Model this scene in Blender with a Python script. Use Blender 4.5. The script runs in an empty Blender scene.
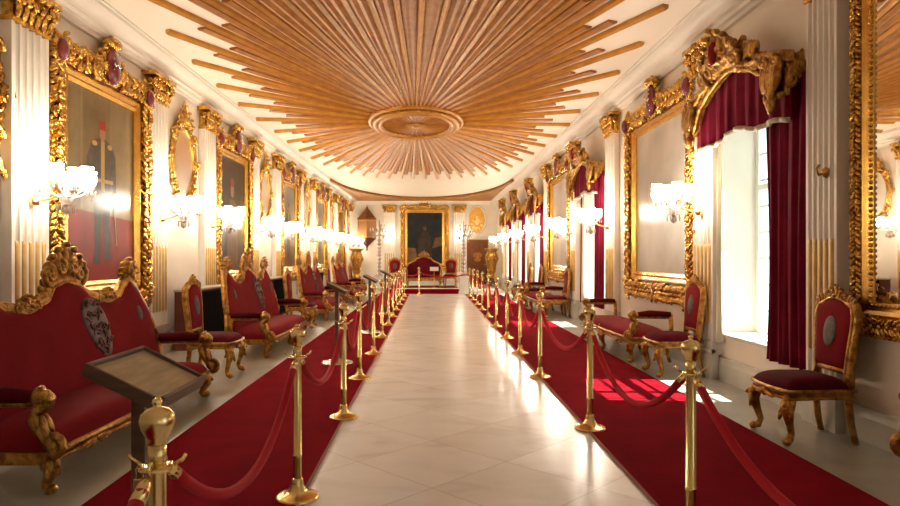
import bpy, math, random
from mathutils import Vector, Matrix, Euler
PI = math.pi
SC = bpy.context.scene
COL = SC.collection

# ------------------------------------------------------------------ camera, sky, sun, exposure
cam_d = bpy.data.cameras.new('camera'); cam = bpy.data.objects.new('camera', cam_d); COL.objects.link(cam)
cam.location = (0, 0, 1.5); cam.rotation_euler = (PI/2, 0, 0)
cam_d.sensor_width = 36; cam_d.lens = 26.0; cam_d.shift_x = 20/900; cam_d.shift_y = 3/900
cam_d.clip_start = 0.05; cam_d.clip_end = 200
SC.camera = cam
SC.view_settings.view_transform = 'Standard'; SC.view_settings.look = 'None'
SC.view_settings.gamma = 1; SC.view_settings.use_curve_mapping = False
SC.view_settings.exposure = 0.58
LAMP = 52.0            # strength of a sconce globe
LAMP_COL = (1.0, 0.87, 0.70)
w = bpy.data.worlds.new('sky'); SC.world = w; w.use_nodes = True
w.node_tree.nodes['Background'].inputs[0].default_value = (0.78, 0.94, 1.0, 1)
w.node_tree.nodes['Background'].inputs[1].default_value = 2.3
sun_d = bpy.data.lights.new('sun', 'SUN'); sun = bpy.data.objects.new('sun', sun_d); COL.objects.link(sun)
sun_d.energy = 26; sun_d.angle = 0.009; sun_d.color = (1, 0.95, 0.86)
sun.rotation_euler = Vector((-1.0, 0.03, -1.36)).to_track_quat('-Z', 'Y').to_euler()

# room measures
XL, XR, YB, YF, ZC = -4.18, 3.55, 34.5, -5.8, 4.5
WIN = [-3.4, 0.3, 7.05, 14.05, 20.8, 24.8, 28.8]  # first two are out of view, added to bring daylight to the near floor
rnd = random.Random(7)

# ------------------------------------------------------------------ materials
def mat(name, col, rough=0.5, metal=0.0, var=0.0, scale=8.0, bump=0.0, bscale=40.0, col2=None, sheen=0.0, coat=0.0,
        emit=None, estr=0.0, stretch=None, spec=0.5, detail=4):
    m = bpy.data.materials.new(name); m.use_nodes = True
    nt = m.node_tree; b = nt.nodes['Principled BSDF']; L = nt.links.new
    b.inputs['Base Color'].default_value = (*col, 1); b.inputs['Roughness'].default_value = rough
    b.inputs['Metallic'].default_value = metal; b.inputs['Specular IOR Level'].default_value = spec
    if sheen: b.inputs['Sheen Weight'].default_value = sheen; b.inputs['Sheen Roughness'].default_value = 0.4
    if coat: b.inputs['Coat Weight'].default_value = coat; b.inputs['Coat Roughness'].default_value = 0.06
    if emit: b.inputs['Emission Color'].default_value = (*emit, 1); b.inputs['Emission Strength'].default_value = estr
    if var or col2 or bump:
        tc = nt.nodes.new('ShaderNodeTexCoord'); src = tc.outputs['Object']
        if stretch:
            mp = nt.nodes.new('ShaderNodeMapping'); mp.inputs['Scale'].default_value = stretch; L(src, mp.inputs['Vector']); src = mp.outputs['Vector']
    if var or col2:
        n = nt.nodes.new('ShaderNodeTexNoise'); n.inputs['Scale'].default_value = scale; n.inputs['Detail'].default_value = detail
        L(src, n.inputs['Vector'])
        r = nt.nodes.new('ShaderNodeValToRGB'); c2 = col2 or tuple(c*(1-var) for c in col)
        r.color_ramp.elements[0].position = 0.35; r.color_ramp.elements[0].color = (*c2, 1)
        r.color_ramp.elements[1].position = 0.65; r.color_ramp.elements[1].color = (*col, 1)
        L(n.outputs['Fac'], r.inputs['Fac']); L(r.outputs['Color'], b.inputs['Base Color'])
    if bump:
        n2 = nt.nodes.new('ShaderNodeTexNoise'); n2.inputs['Scale'].default_value = bscale; n2.inputs['Detail'].default_value = 3
        L(src, n2.inputs['Vector'])
        bp = nt.nodes.new('ShaderNodeBump'); bp.inputs['Strength'].default_value = bump; bp.inputs['Distance'].default_value = 0.02
        L(n2.outputs['Fac'], bp.inputs['Height']); L(bp.outputs['Normal'], b.inputs['Normal'])
    return m

M = {}
M['gold'] = mat('gilded_carving', (0.86, 0.55, 0.12), 0.24, 1.0, scale=14, col2=(0.36, 0.155, 0.025), bump=0.8, bscale=38)
M['gold_plain'] = mat('gilded_moulding', (0.88, 0.58, 0.15), 0.27, 1.0, scale=9, col2=(0.74, 0.44, 0.10), bump=0.06, bscale=25)
M['old_gold'] = mat('aged_gilt_wood', (0.57, 0.31, 0.066), 0.32, 0.88, scale=16, col2=(0.23, 0.095, 0.02), bump=0.7, bscale=42)
M['reed_gold'] = mat('matt_gold_paint', (0.72, 0.50, 0.17), 0.5, 0.45, scale=9, col2=(0.62, 0.40, 0.12))
M['brass'] = mat('polished_brass', (0.83, 0.63, 0.27), 0.26, 1.0, scale=12, col2=(0.74, 0.52, 0.20))
M['plum'] = mat('plum_lacquer', (0.17, 0.02, 0.03), 0.2, coat=0.6)
M['silver'] = mat('silvered_inlay', (0.8, 0.76, 0.72), 0.25, 0.9)
M['plaster'] = mat('cream_plaster_wall', (0.78, 0.70, 0.585), 0.6, var=0.06, scale=2.0, bump=0.03, bscale=60)
M['cornice'] = mat('cornice_paint', (0.76, 0.69, 0.59), 0.55, var=0.05, scale=3)
M['pilaster'] = mat('cream_pilaster_paint', (0.82, 0.76, 0.67), 0.45, var=0.04, scale=4)
M['ceiling'] = mat('ceiling_paint', (0.86, 0.76, 0.63), 0.6, var=0.03, scale=1.2)
M['ray_wood'] = mat('golden_varnished_wood', (0.59, 0.275, 0.045), 0.36, 0.0, scale=6, col2=(0.49, 0.21, 0.032), spec=0.3)
M['ray_wood2'] = mat('brown_varnished_wood', (0.42, 0.170, 0.026), 0.45, 0.0, scale=6, col2=(0.32, 0.118, 0.017), spec=0.2)
M['soffit'] = mat('honey_wood_panel', (0.33, 0.155, 0.030), 0.5, scale=4, col2=(0.27, 0.115, 0.02), spec=0.2)
M['stone'] = mat('grey_marble_dado', (0.60, 0.58, 0.51), 0.3, scale=3.0, col2=(0.50, 0.49, 0.43), detail=8)
M['sidefloor'] = mat('worn_grey_marble', (0.40, 0.38, 0.32), 0.3, scale=2.5, col2=(0.31, 0.295, 0.245), detail=8)
M['velvet'] = mat('red_velvet', (0.215, 0.012, 0.016), 0.8, scale=3, col2=(0.185, 0.010, 0.0135), sheen=0.03, spec=0.04, bump=0.08, bscale=90)
M['velvet_dark'] = mat('burgundy_velvet', (0.11, 0.006, 0.012), 0.75, scale=5, col2=(0.07, 0.004, 0.008), sheen=0.02, spec=0.04, bump=0.08, bscale=90)
M['curtain'] = mat('crimson_curtain_cloth', (0.17, 0.006, 0.024), 0.7, scale=4, col2=(0.12, 0.004, 0.016), sheen=0.03, spec=0.05)
M['cream_cloth'] = mat('cream_cloth', (0.74, 0.68, 0.52), 0.8, var=0.06)
M['trim_cloth'] = mat('beige_braid', (0.55, 0.49, 0.36), 0.8, var=0.2, scale=60)
M['rope'] = mat('red_velvet_rope', (0.40, 0.012, 0.020), 0.7, sheen=0.03, spec=0.05, bump=0.1, bscale=120)
M['carpet'] = mat('red_carpet_pile', (0.20, 0.0028, 0.009), 0.95, scale=3, col2=(0.16, 0.0022, 0.007), bump=0.3, bscale=220, spec=0.02)
M['carpet_edge'] = mat('carpet_edge_binding', (0.40, 0.16, 0.12), 0.9)
M['dark_wood'] = mat('dark_walnut', (0.12, 0.060, 0.030), 0.4, scale=6, col2=(0.075, 0.035, 0.017), stretch=(1, 1, 8))
M['box_wood'] = mat('red_brown_wood', (0.13, 0.04, 0.02), 0.6, spec=0.15, scale=6, col2=(0.11, 0.03, 0.015))
M['black'] = mat('black_panel', (0.010, 0.009, 0.008), 0.8, spec=0.03)
M['door_wood'] = mat('door_walnut', (0.21, 0.08, 0.026), 0.5, spec=0.15, scale=5, col2=(0.15, 0.052, 0.017), stretch=(4, 4, 1))
M['lantern_wood'] = mat('carved_oak', (0.30, 0.15, 0.055), 0.5, scale=30, col2=(0.20, 0.09, 0.032))
M['parchment'] = mat('aged_parchment', (0.44, 0.34, 0.20), 0.45, scale=7, col2=(0.33, 0.245, 0.14), stretch=(1, 6, 1), coat=0.2)
M['badge'] = mat('worn_grey_medallion', (0.085, 0.06, 0.045), 0.6, scale=30, col2=(0.045, 0.032, 0.025))
M['splat'] = mat('dark_carved_panel', (0.10, 0.022, 0.018), 0.5, scale=30, col2=(0.05, 0.012, 0.010))
M['splat_relief'] = mat('tarnished_relief', (0.15, 0.065, 0.045), 0.5, spec=0.3, scale=40, col2=(0.08, 0.025, 0.018))
M['white_stone'] = mat('white_marble', (0.74, 0.70, 0.62), 0.25, var=0.12, scale=4, detail=8)
M['white_paint'] = mat('white_window_paint', (0.80, 0.82, 0.80), 0.45)
M['globe'] = mat('lit_frosted_globe', (1, 0.95, 0.85), 0.4, emit=LAMP_COL, estr=LAMP)
M['mirror'] = mat('mirror_glass', (0.90, 0.88, 0.84), 0.015, 1.0)
M['mirror_soft'] = mat('old_mirror_glass', (0.95, 0.94, 0.92), 0.28, 1.0)

def crystal(refl=0.30, milky=0.55):
    m = bpy.data.materials.new('cut_crystal'); m.use_nodes = True; nt = m.node_tree; L = nt.links.new
    nt.nodes.remove(nt.nodes['Principled BSDF'])
    t = nt.nodes.new('ShaderNodeBsdfTransparent'); t.inputs[0].default_value = (0.93, 0.90, 0.86, 1)
    g = nt.nodes.new('ShaderNodeBsdfGlossy'); g.inputs['Roughness'].default_value = 0.06
    mx = nt.nodes.new('ShaderNodeMixShader'); mx.inputs[0].default_value = refl
    L(t.outputs[0], mx.inputs[1]); L(g.outputs[0], mx.inputs[2]); last = mx
    if milky:
        d = nt.nodes.new('ShaderNodeBsdfDiffuse'); d.inputs[0].default_value = (0.50, 0.41, 0.37, 1)
        last = nt.nodes.new('ShaderNodeMixShader'); last.inputs[0].default_value = milky; L(mx.outputs[0], last.inputs[1]); L(d.outputs[0], last.inputs[2])
    L(last.outputs[0], nt.nodes['Material Output'].inputs[0])
    return m
M['crystal'] = crystal()
def pane_mat():
    m = crystal(0.06, 0); m.name = 'window_glass'
    for n in m.node_tree.nodes:
        if n.type == 'BSDF_TRANSPARENT': n.inputs[0].default_value = (0.93, 0.97, 0.96, 1)
    return m
M['pane'] = pane_mat()

def marble_floor():
    m = bpy.data.materials.new('diagonal_marble_tiles'); m.use_nodes = True
    nt = m.node_tree; b = nt.nodes['Principled BSDF']; L = nt.links.new; N = nt.nodes.new
    tc = N('ShaderNodeTexCoord'); mp = N('ShaderNodeMapping')
    # rotate the grid 45 degrees: tile diagonal 1.08 m, a corner at (0.013, 4.2)
    s = 1.0/(1.08/math.sqrt(2))
    mp.vector_type = 'POINT'
    mp.inputs['Rotation'].default_value = (0, 0, PI/4); mp.inputs['Scale'].default_value = (s, s, s)
    c, sn = math.cos(PI/4), math.sin(PI/4)
    px, py = 0.013*s, 4.2*s
    mp.inputs['Location'].default_value = (-(c*px - sn*py), -(sn*px + c*py), 0)
    L(tc.outputs['Object'], mp.inputs['Vector'])
    sp = N('ShaderNodeSeparateXYZ'); L(mp.outputs['Vector'], sp.inputs[0])
    def edge(o):
        f = N('ShaderNodeMath'); f.operation = 'FRACT'; L(o, f.inputs[0])
        a = N('ShaderNodeMath'); a.operation = 'SUBTRACT'; L(f.outputs[0], a.inputs[0]); a.inputs[1].default_value = 0.5
        d = N('ShaderNodeMath'); d.operation = 'ABSOLUTE'; L(a.outputs[0], d.inputs[0])
        g = N('ShaderNodeMath'); g.operation = 'GREATER_THAN'; L(d.outputs[0], g.inputs[0]); g.inputs[1].default_value = 0.4955
        return g.outputs[0]
    mxm = N('ShaderNodeMath'); mxm.operation = 'MAXIMUM'; L(edge(sp.outputs[0]), mxm.inputs[0]); L(edge(sp.outputs[1]), mxm.inputs[1])
    fl = N('ShaderNodeVectorMath'); fl.operation = 'FLOOR'; L(mp.outputs['Vector'], fl.inputs[0])
    wn = N('ShaderNodeTexWhiteNoise'); L(fl.outputs[0], wn.inputs['Vector'])
    # veins, shifted tile by tile
    ad = N('ShaderNodeVectorMath'); ad.operation = 'MULTIPLY_ADD'; L(wn.outputs['Color'], ad.inputs[0]); ad.inputs[1].default_value = (9, 9, 9); L(tc.outputs['Object'], ad.inputs[2])
    ns = N('ShaderNodeTexNoise'); ns.inputs['Scale'].default_value = 1.4; ns.inputs['Detail'].default_value = 9; ns.inputs['Distortion'].default_value = 0.9
    vm = N('ShaderNodeMapping'); vm.inputs['Rotation'].default_value = (0, 0, 0.6); vm.inputs['Scale'].default_value = (0.8, 2.0, 1); L(ad.outputs[0], vm.inputs['Vector'])
    L(vm.outputs[0], ns.inputs['Vector'])
    r = N('ShaderNodeValToRGB'); e = r.color_ramp.elements
    e[0].position = 0.28; e[0].color = (0.64, 0.64, 0.64, 1); e[1].position = 0.62; e[1].color = (0.82, 0.83, 0.835, 1)
    x = e.new(0.46); x.color = (0.78, 0.785, 0.785, 1)
    L(ns.outputs['Fac'], r.inputs['Fac'])
    hv = N('ShaderNodeMix'); hv.data_type = 'RGBA'; hv.blend_type = 'MULTIPLY'
    L(wn.outputs['Value'], hv.inputs['Factor']); L(r.outputs['Color'], hv.inputs['A']); hv.inputs['B'].default_value = (0.90, 0.88, 0.85, 1)
    gr = N('ShaderNodeMix'); gr.data_type = 'RGBA'; L(mxm.outputs[0], gr.inputs['Factor']); L(hv.outputs['Result'], gr.inputs['A']); gr.inputs['B'].default_value = (0.55, 0.48, 0.41, 1)
    L(gr.outputs['Result'], b.inputs['Base Color'])
    b.inputs['Roughness'].default_value = 0.22; b.inputs['Specular IOR Level'].default_value = 0.5
    return m
M['floor'] = marble_floor()

# ------------------------------------------------------------------ mesh helper
class MB:
    def __init__(s): s.v = []; s.f = []; s.m = []; s.s = []
    def add(s, vs, fs, m=0, smooth=True):
        o = len(s.v); s.v += [tuple(p) for p in vs]
        for f in fs: s.f.append([i+o for i in f]); s.m.append(m); s.s.append(smooth)
    def box(s, x0, x1, y0, y1, z0, z1, m=0):
        s.add([(x0,y0,z0),(x1,y0,z0),(x1,y1,z0),(x0,y1,z0),(x0,y0,z1),(x1,y0,z1),(x1,y1,z1),(x0,y1,z1)],
              [(0,3,2,1),(4,5,6,7),(0,1,5,4),(1,2,6,5),(2,3,7,6),(3,0,4,7)], m, False)
    def prism(s, poly, f0, f1, m=0, smooth=False):
        """poly: 2-D points; f0, f1 map a 2-D point to the two end faces"""
        n = len(poly); vs = [f0(p) for p in poly] + [f1(p) for p in poly]
        s.add(vs, [tuple(range(n))[::-1], tuple(range(n, 2*n))], m, False)
        o = len(s.v) - 2*n
        for i in range(n):
            j = (i+1) % n; s.f.append([o+i, o+j, o+n+j, o+n+i]); s.m.append(m); s.s.append(smooth)
    def tube(s, pts, r, n=8, m=0, closed=False, flat=1.0):
        pts = [Vector(p) for p in pts]; k = len(pts)
        rs = r if isinstance(r, (list, tuple)) else [r]*k
        vs = []; up = None
        for i, p in enumerate(pts):
            if closed: t = pts[(i+1) % k] - pts[i-1]
            else: t = pts[min(i+1, k-1)] - pts[max(i-1, 0)]
            if t.length < 1e-9: t = Vector((0, 0, 1))
            t.normalize()
            if up is None:
                a = Vector((0, 0, 1)) if abs(t.z) < 0.8 else Vector((1, 0, 0)); up = (a - t*a.dot(t)).normalized()
            else:
                up = up - t*up.dot(t)
                up = up.normalized() if up.length > 1e-6 else t.orthogonal().normalized()
            sd = t.cross(up)
            for j in range(n):
                a = 2*PI*j/n
                vs.append(p + (up*math.cos(a)*flat + sd*math.sin(a))*rs[i])
        fs = []
        for i in range(k if closed else k-1):
            q = (i+1) % k
            for j in range(n): fs.append((i*n+j, i*n+(j+1) % n, q*n+(j+1) % n, q*n+j))
        if not closed: fs += [tuple(range(n))[::-1], tuple(range((k-1)*n, k*n))]
        s.add(vs, fs, m)
    def lathe(s, prof, n=16, c=(0,0,0), m=0, smooth=True):
        vs = []; k = len(prof)
        for r, z in prof:
            for j in range(n):
                a = 2*PI*j/n; vs.append((c[0]+r*math.cos(a), c[1]+r*math.sin(a), c[2]+z))
        fs = []
        for i in range(k-1):
            for j in range(n): fs.append((i*n+j, i*n+(j+1) % n, (i+1)*n+(j+1) % n, (i+1)*n+j))
        fs += [tuple(range(n))[::-1], tuple(range((k-1)*n, k*n))]
        s.add(vs, fs, m, smooth)
    def ell(s, c, r, rot=None, seg=7, rings=5, m=0):
        vs = [Vector((0,0,-1))]; fs = []
        for i in range(1, rings):
            ph = -PI/2 + PI*i/rings
            for j in range(seg):
                a = 2*PI*j/seg; vs.append(Vector((math.cos(ph)*math.cos(a), math.cos(ph)*math.sin(a), math.sin(ph))))
        vs.append(Vector((0,0,1))); t = len(vs)-1
        for j in range(seg): fs.append((0, 1+(j+1) % seg, 1+j))
        for i in range(rings-2):
            for j in range(seg): a = 1+i*seg; fs.append((a+j, a+(j+1) % seg, a+seg+(j+1) % seg, a+seg+j))
        a = 1+(rings-2)*seg
        for j in range(seg): fs.append((a+j, a+(j+1) % seg, t))
        c = Vector(c); out = []
        for p in vs:
            q = Vector((p.x*r[0], p.y*r[1], p.z*r[2]))
            if rot is not None: q = rot @ q
            out.append(q + c)
        s.add(out, fs, m)
    def leaf(s, c, d, ln, wd, th, nrm=(0,-1,0), m=0):
        """carved leaf: a long pointed lobe from c along d"""
        d = Vector(d).normalized(); nrm = Vector(nrm); sd = d.cross(nrm)
        if sd.length < 1e-6: sd = d.orthogonal()
        sd.normalize(); nn = sd.cross(d)
        rot = Matrix((sd, nn, d)).transposed()
        s.ell(Vector(c) + d*ln*0.5, (wd*0.5, th*0.5, ln*0.5), rot, 6, 5, m)
    def scroll(s, c, u, v, r, turns=1.4, tr=0.02, a0=0.0, n=6, m=0, hand=1):
        c, u, v = Vector(c), Vector(u), Vector(v); pts = []; rr = []; k = int(11*turns)+2
        for i in range(k):
            t = i/(k-1); a = a0 + hand*2*PI*turns*t; q = r*(1-0.85*t)
            pts.append(c + u*math.cos(a)*q + v*math.sin(a)*q); rr.append(tr*(1-0.4*t))
        s.tube(pts, rr, n, m); s.ell(c, (tr*1.2,)*3, None, 6, 4, m)
    def rectframe(s, w, h, prof, m=0, cz=0.0):
        """mitred moulding round an opening w x h in the plane y=0; prof: (outward offset, y)"""
        k = len(prof); vs = []
        for sx, sz in ((-1,-1),(1,-1),(1,1),(-1,1)):
            for o, y in prof: vs.append((sx*(w/2+o), y, cz+sz*(h/2+o)))
        fs = []
        for c in range(4):
            d = (c+1) % 4
            for i in range(k): j = (i+1) % k; fs.append((c*k+i, c*k+j, d*k+j, d*k+i))
        s.add(vs, fs, m, False)
    def pad(s, fm, thick, nu=14, nv=14, e=5.0, m=0, back=0.0):
        """upholstered pad: fm(u, v) gives a point and the outward normal, u and v in -1..1"""
        vs = []; A = lambda i, k: math.sin(PI/2*(2*i/k-1))
        for i in range(nu+1):
            for j in range(nv+1):
                u, v = A(i, nu), A(j, nv)
                hgt = (max(0, 1-abs(u)**e)*max(0, 1-abs(v)**e))**0.42
                p, n = fm(u, v); vs.append(Vector(p) + Vector(n)*thick*hgt)
        W = nv+1; base = len(vs)
        for i in range(nu+1):
            for j in range(nv+1):
                p, n = fm(A(i, nu), A(j, nv)); vs.append(Vector(p) - Vector(n)*max(back, 0.004))
        fs = []
        for i in range(nu):
            for j in range(nv):
                a = i*W+j; fs.append((a, a+W, a+W+1, a+1)); fs.append((base+a, base+a+1, base+a+W+1, base+a+W))
        ring = [i*W for i in range(nu+1)] + [nu*W+j for j in range(1, W)] + [i*W+nv for i in range(nu-1, -1, -1)] + [j for j in range(nv-1, 0, -1)]
        for q in range(len(ring)):
            a, b = ring[q], ring[(q+1) % len(ring)]; fs.append((a, base+a, base+b, b))
        s.add(vs, fs, m)
    def build(s, name, mats, parent=None, bevel=0.0, loc=None, rz=0.0):
        me = bpy.data.meshes.new(name); me.from_pydata(s.v, [], s.f)
        for x in (mats if isinstance(mats, (list, tuple)) else [mats]): me.materials.append(x)
        me.polygons.foreach_set('material_index', s.m); me.polygons.foreach_set('use_smooth', s.s)
        import bmesh
        bm = bmesh.new(); bm.from_mesh(me); bmesh.ops.recalc_face_normals(bm, faces=bm.faces); bm.to_mesh(me); bm.free()
        me.update()
        o = bpy.data.objects.new(name, me); COL.objects.link(o)
        if parent: o.parent = parent
        if loc: o.location = loc
        if rz: o.rotation_euler = (0, 0, rz)
        if bevel:
            b = o.modifiers.new('soft_edges', 'BEVEL'); b.width = bevel; b.segments = 2; b.limit_method = 'ANGLE'
        return o

def thing(name, label, cat, loc=(0,0,0), rz=0.0, group=None):
    o = bpy.data.objects.new(name, None); COL.objects.link(o); o.empty_display_size = 0.1
    o.location = loc; o.rotation_euler = (0, 0, rz); o['label'] = label; o['category'] = cat
    if group: o['group'] = group
    return o
def tag(o, label, cat, group=None):
    o['label'] = label; o['category'] = cat
    if group: o['group'] = group
    return o
def struct(o): o['kind'] = 'structure'; return o
def dup(o, parent=None, loc=None, rz=None, label=None):
    c = o.copy(); COL.objects.link(c)
    if parent: c.parent = parent
    if loc is not None: c.location = loc
    if rz is not None: c.rotation_euler = (0, 0, rz)
    if label: c['label'] = label
    for ch in list(o.children): dup(ch, c)
    return c
ORD = ['first', 'second', 'third', 'fourth', 'fifth', 'sixth', 'seventh', 'eighth', 'ninth', 'tenth', 'eleventh', 'twelfth', 'thirteenth']
RL, RR = PI/2, -PI/2      # things on the left wall face +X, on the right wall -X (local front is -Y)

def interp(pts, x):
    """smooth curve through sorted (x, y) points"""
    if x <= pts[0][0]: return pts[0][1]
    for (a, ya), (b, yb) in zip(pts, pts[1:]):
        if x <= b:
            t = (x-a)/(b-a); t = t*t*(3-2*t); return ya + (yb-ya)*t
    return pts[-1][1]

# ------------------------------------------------------------------ the room
mb = MB(); mb.box(XL-0.5, XR+0.5, YF-0.5, YB+0.5, -0.2, 0.0); struct(mb.build('floor', M['floor']))
mb = MB(); mb.box(XL-0.5, XR+0.8, YF-0.5, YB+0.5, ZC, ZC+0.3); struct(mb.build('ceiling', M['ceiling']))
mb = MB(); mb.box(XL-0.45, XL, YF, YB, 0, ZC); struct(mb.build('wall_left', M['plaster']))
mb = MB(); mb.box(XL-0.45, XR+0.55, YB, YB+0.4, 0, ZC); struct(mb.build('wall_back', M['plaster']))
mb = MB(); mb.box(XL-0.45, XR+0.55, YF-0.4, YF, 0, ZC); struct(mb.build('wall_front', M['plaster']))
ZS, ZT, WD = 0.53, 3.12, 0.55       # window sill, head, depth of the wall
mb = MB(); y = YF
for c in WIN:
    mb.box(XR, XR+WD, y, c-0.95, 0, ZC)
    mb.box(XR, XR+WD, c-0.95, c+0.95, 0, ZS); mb.box(XR, XR+WD, c-0.95, c+0.95, ZT, ZC); y = c+0.95
mb.box(XR, XR+WD, y, YB, 0, ZC); struct(mb.build('wall_right', M['plaster']))
# strips of worn grey marble along the walls, under the furniture
mb = MB(); mb.box(XL, -2.05, YF, YB, 0.0, 0.004); o = mb.build('floor_left_border', M['sidefloor']); struct(o)
mb = MB(); mb.box(2.7, XR, YF, YB, 0.0, 0.004); o = mb.build('floor_right_border', M['sidefloor']); struct(o)
# cornices: shadow step, frieze, cove
def cornice(name, n, a, b, f):
    prof = [(0,4.20),(0.05,4.20),(0.06,4.235),(0.10,4.25),(0.11,4.29),(0.15,4.31)]
    for i in range(7):
        t = i/6*PI/2; prof.append((0.15+0.15*(1-math.cos(t)), 4.31+0.12*math.sin(t)))
    prof += [(0.33,4.435),(0.34,4.47),(0.36,4.475),(0.36,4.498),(0,4.498)]
    m = MB(); m.prism(prof, lambda p: f(p, a), lambda p: f(p, b)); struct(m.build(name, M['cornice']))
cornice('trim_1', 1, YF, YB, lambda p, t: (XL+p[0], t, p[1]))
cornice('trim_2', 2, YF, YB, lambda p, t: (XR-p[0], t, p[1]))
cornice('trim_3', 3, XL+0.36, XR-0.36, lambda p, t: (t, YB-p[0], p[1]))
def baseboard(name, f, a, b, gaps=()):
    m = MB(); prof = [(0.002,0.0),(0.05,0.0),(0.05,0.20),(0.035,0.24),(0.03,0.27),(0.002,0.28)]
    m.prism(prof, lambda p: f(p, a), lambda p: f(p, b)); struct(m.build(name, M['stone']))
baseboard('baseboard_left', lambda p, t: (XL+p[0], t, p[1]), YF, YB)
baseboard('baseboard_right', lambda p, t: (XR-p[0], t, p[1]), YF, YB)
baseboard('baseboard_back', lambda p, t: (t, YB-p[0], p[1]), XL, XR)
# wooden soffits that round off the far end of the ceiling
def spandrel(name, y0, y1, sg):
    m = MB(); cx, a = (XL+XR)/2, (XR-XL)/2-0.36; n = 40
    pts = [(cx+a*math.cos(t), y0 + sg*7.9*math.sin(t)) for t in [PI*i/n for i in range(n+1)]]
    vs = []; fs = []
    for x, yy in pts: vs += [(x, yy, 4.40), (x, y1, 4.40), (x, yy, 4.499), (x, y1, 4.499)]
    for i in range(n):
        a_, b_ = i*4, i*4+4
        fs += [(a_, b_, b_+1, a_+1), (a_+2, a_+3, b_+3, b_+2), (a_, a_+2, b_+2, b_)]
    m.add(vs, fs, 0, False)
    m.tube([(x, yy, 4.40) for x, yy in pts], 0.05, 6, 1)
    struct(m.build(name, [M['soffit'], M['ray_wood2']]))
spandrel('trim_4', 25.0, YB-0.34, 1)

# ------------------------------------------------------------------ carpets
for nm, x0, x1, sd in (('left', -2.08, -0.80, 1), ('right', 1.36, 2.74, -1)):
    t = thing('runner_carpet', 'long plain red carpet runner behind the ropes on the %s of the marble aisle' % nm, 'carpet', ((x0+x1)/2, 10, 0.0), 0, 'red carpet runners')
    hw = (x1-x0)/2
    m = MB(); m.box(-hw, hw, -14, 15.2, 0.004, 0.014); m.build('pile', M['carpet'], t)
    m = MB(); m.tube([(sd*(hw+0.006), -14, 0.012), (sd*(hw+0.006), 15.2, 0.012)], 0.010, 6); m.build('edge_binding', M['carpet_edge'], t)

# ------------------------------------------------------------------ sunburst of the ceiling
SBX, SBY = -0.31, 14.4
sb = thing('ceiling_sunburst', 'huge golden wooden sunburst of rays around a medallion on the ceiling', 'ceiling ornament', (SBX, SBY, ZC))
NR = 150; A_, B_, NE = 3.46, 10.6, 2.9
m = MB(); k = 72
for s0, s1, z0, z1 in ((0, 0.66, -0.06, -0.06),):
    vs = [(0,0,-0.10)] + [(0.74*math.cos(2*PI*i/k), 1.35*math.sin(2*PI*i/k), -0.125 + (0.035 if i % 2 else 0)) for i in range(k)]
    m.add(vs, [(0, 1+(i+1) % k, 1+i) for i in range(k)], 0, False)
m.build('fluted_disc', M['ray_wood2'], sb)
m = MB()
def oval(f, z): return [((1.0*f)*math.cos(2*PI*i/64), (1.62*f)*math.sin(2*PI*i/64), z) for i in range(64)]
m.tube(oval(1.0, -0.05), 0.06, 8, 0, True); m.tube(oval(0.90, -0.10), 0.065, 8, 0, True); m.tube(oval(0.79, -0.12), 0.055, 8, 0, True)
for i in range(90):
    a = 2*PI*i/90; m.ell((0.95*math.cos(a), 1.55*math.sin(a), -0.12), (0.028, 0.028, 0.03), None, 5, 4)
m.build('medallion_ring', M['ray_wood'], sb)
m = MB(); m.ell((0, 0, -0.125), (0.09, 0.14, 0.05), None, 10, 6)
for i in range(24):
    a = 2*PI*i/24; m.leaf((0.06*math.cos(a), 0.1*math.sin(a), -0.12), (math.cos(a), math.sin(a)*1.6, 0), 0.2, 0.035, 0.03, (0,0,1))
m.build('rosette', M['ray_wood'], sb)
stuffed = MB()
pw = 2/NE; AN = []
fine = [2*PI*(q+0.5)/4000 for q in range(4001)]
se = lambda a: (math.copysign(abs(math.cos(a))**pw, math.cos(a)), math.copysign(abs(math.sin(a))**pw, math.sin(a)))
cum = [0.0]
for q in range(4000):
    p, r = se(fine[q]), se(fine[q+1]); cum.append(cum[-1] + math.hypot(p[0]-r[0], p[1]-r[1]))
q = 0
for i in range(NR):
    while cum[q+1] < cum[-1]*(i+0.5)/NR: q += 1
    AN.append(fine[q])
for i in range(NR):
    a = AN[i]; ca, sa = math.cos(a), math.sin(a)
    pw = 2/NE
    ex, ey = A_*math.copysign(abs(ca)**pw, ca), B_*math.copysign(abs(sa)**pw, sa)
    f = (1.0, 0.80, 0.88)[i % 3]*(1 - 0.02*((i*7) % 5)/4)
    # start at the medallion
    q = 1/math.sqrt((ex/0.98)**2 + (ey/1.6)**2)
    p0 = Vector((ex*q, ey*q, 0)); p1 = Vector((ex*f, ey*f, 0)); d = (p1-p0).normalized(); sd = Vector((-d.y, d.x, 0))
    w0 = 0.028; w1 = 0.045 if i % 3 == 0 else 0.072
    # widen quickly, then run straight
    h0 = -0.075 if i % 3 == 0 else -0.05
    st = [(0, w0, h0), (0.35, (w0+2*w1)/3 if i % 3 else w1*0.8, h0), (1, w1, h0)]
    vs = []
    for t, ww, hh in st:
        p = p0.lerp(p1, t)
        vs += [p + sd*ww, p + sd*ww*0.9 + Vector((0,0,hh*0.55)), p + Vector((0,0,hh)), p - sd*ww*0.9 + Vector((0,0,hh*0.55)), p - sd*ww]
    fs = []
    for r_ in range(2):
        for j in range(4): fs.append((r_*5+j, r_*5+j+1, r_*5+5+j+1, r_*5+5+j))
    fs += [(0,1,2,3,4), (10,11,12,13,14)]
    mat_ = M['ray_wood'] if i % 3 == 0 else M['ray_wood2']
    if NR/4-25 <= i < NR/4+25:
        stuffed.add(vs, fs, 0 if i % 3 == 0 else 1, False)
    else:
        r = MB(); r.add(vs, fs, 0, False); r.build('ray', mat_, sb)
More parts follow.
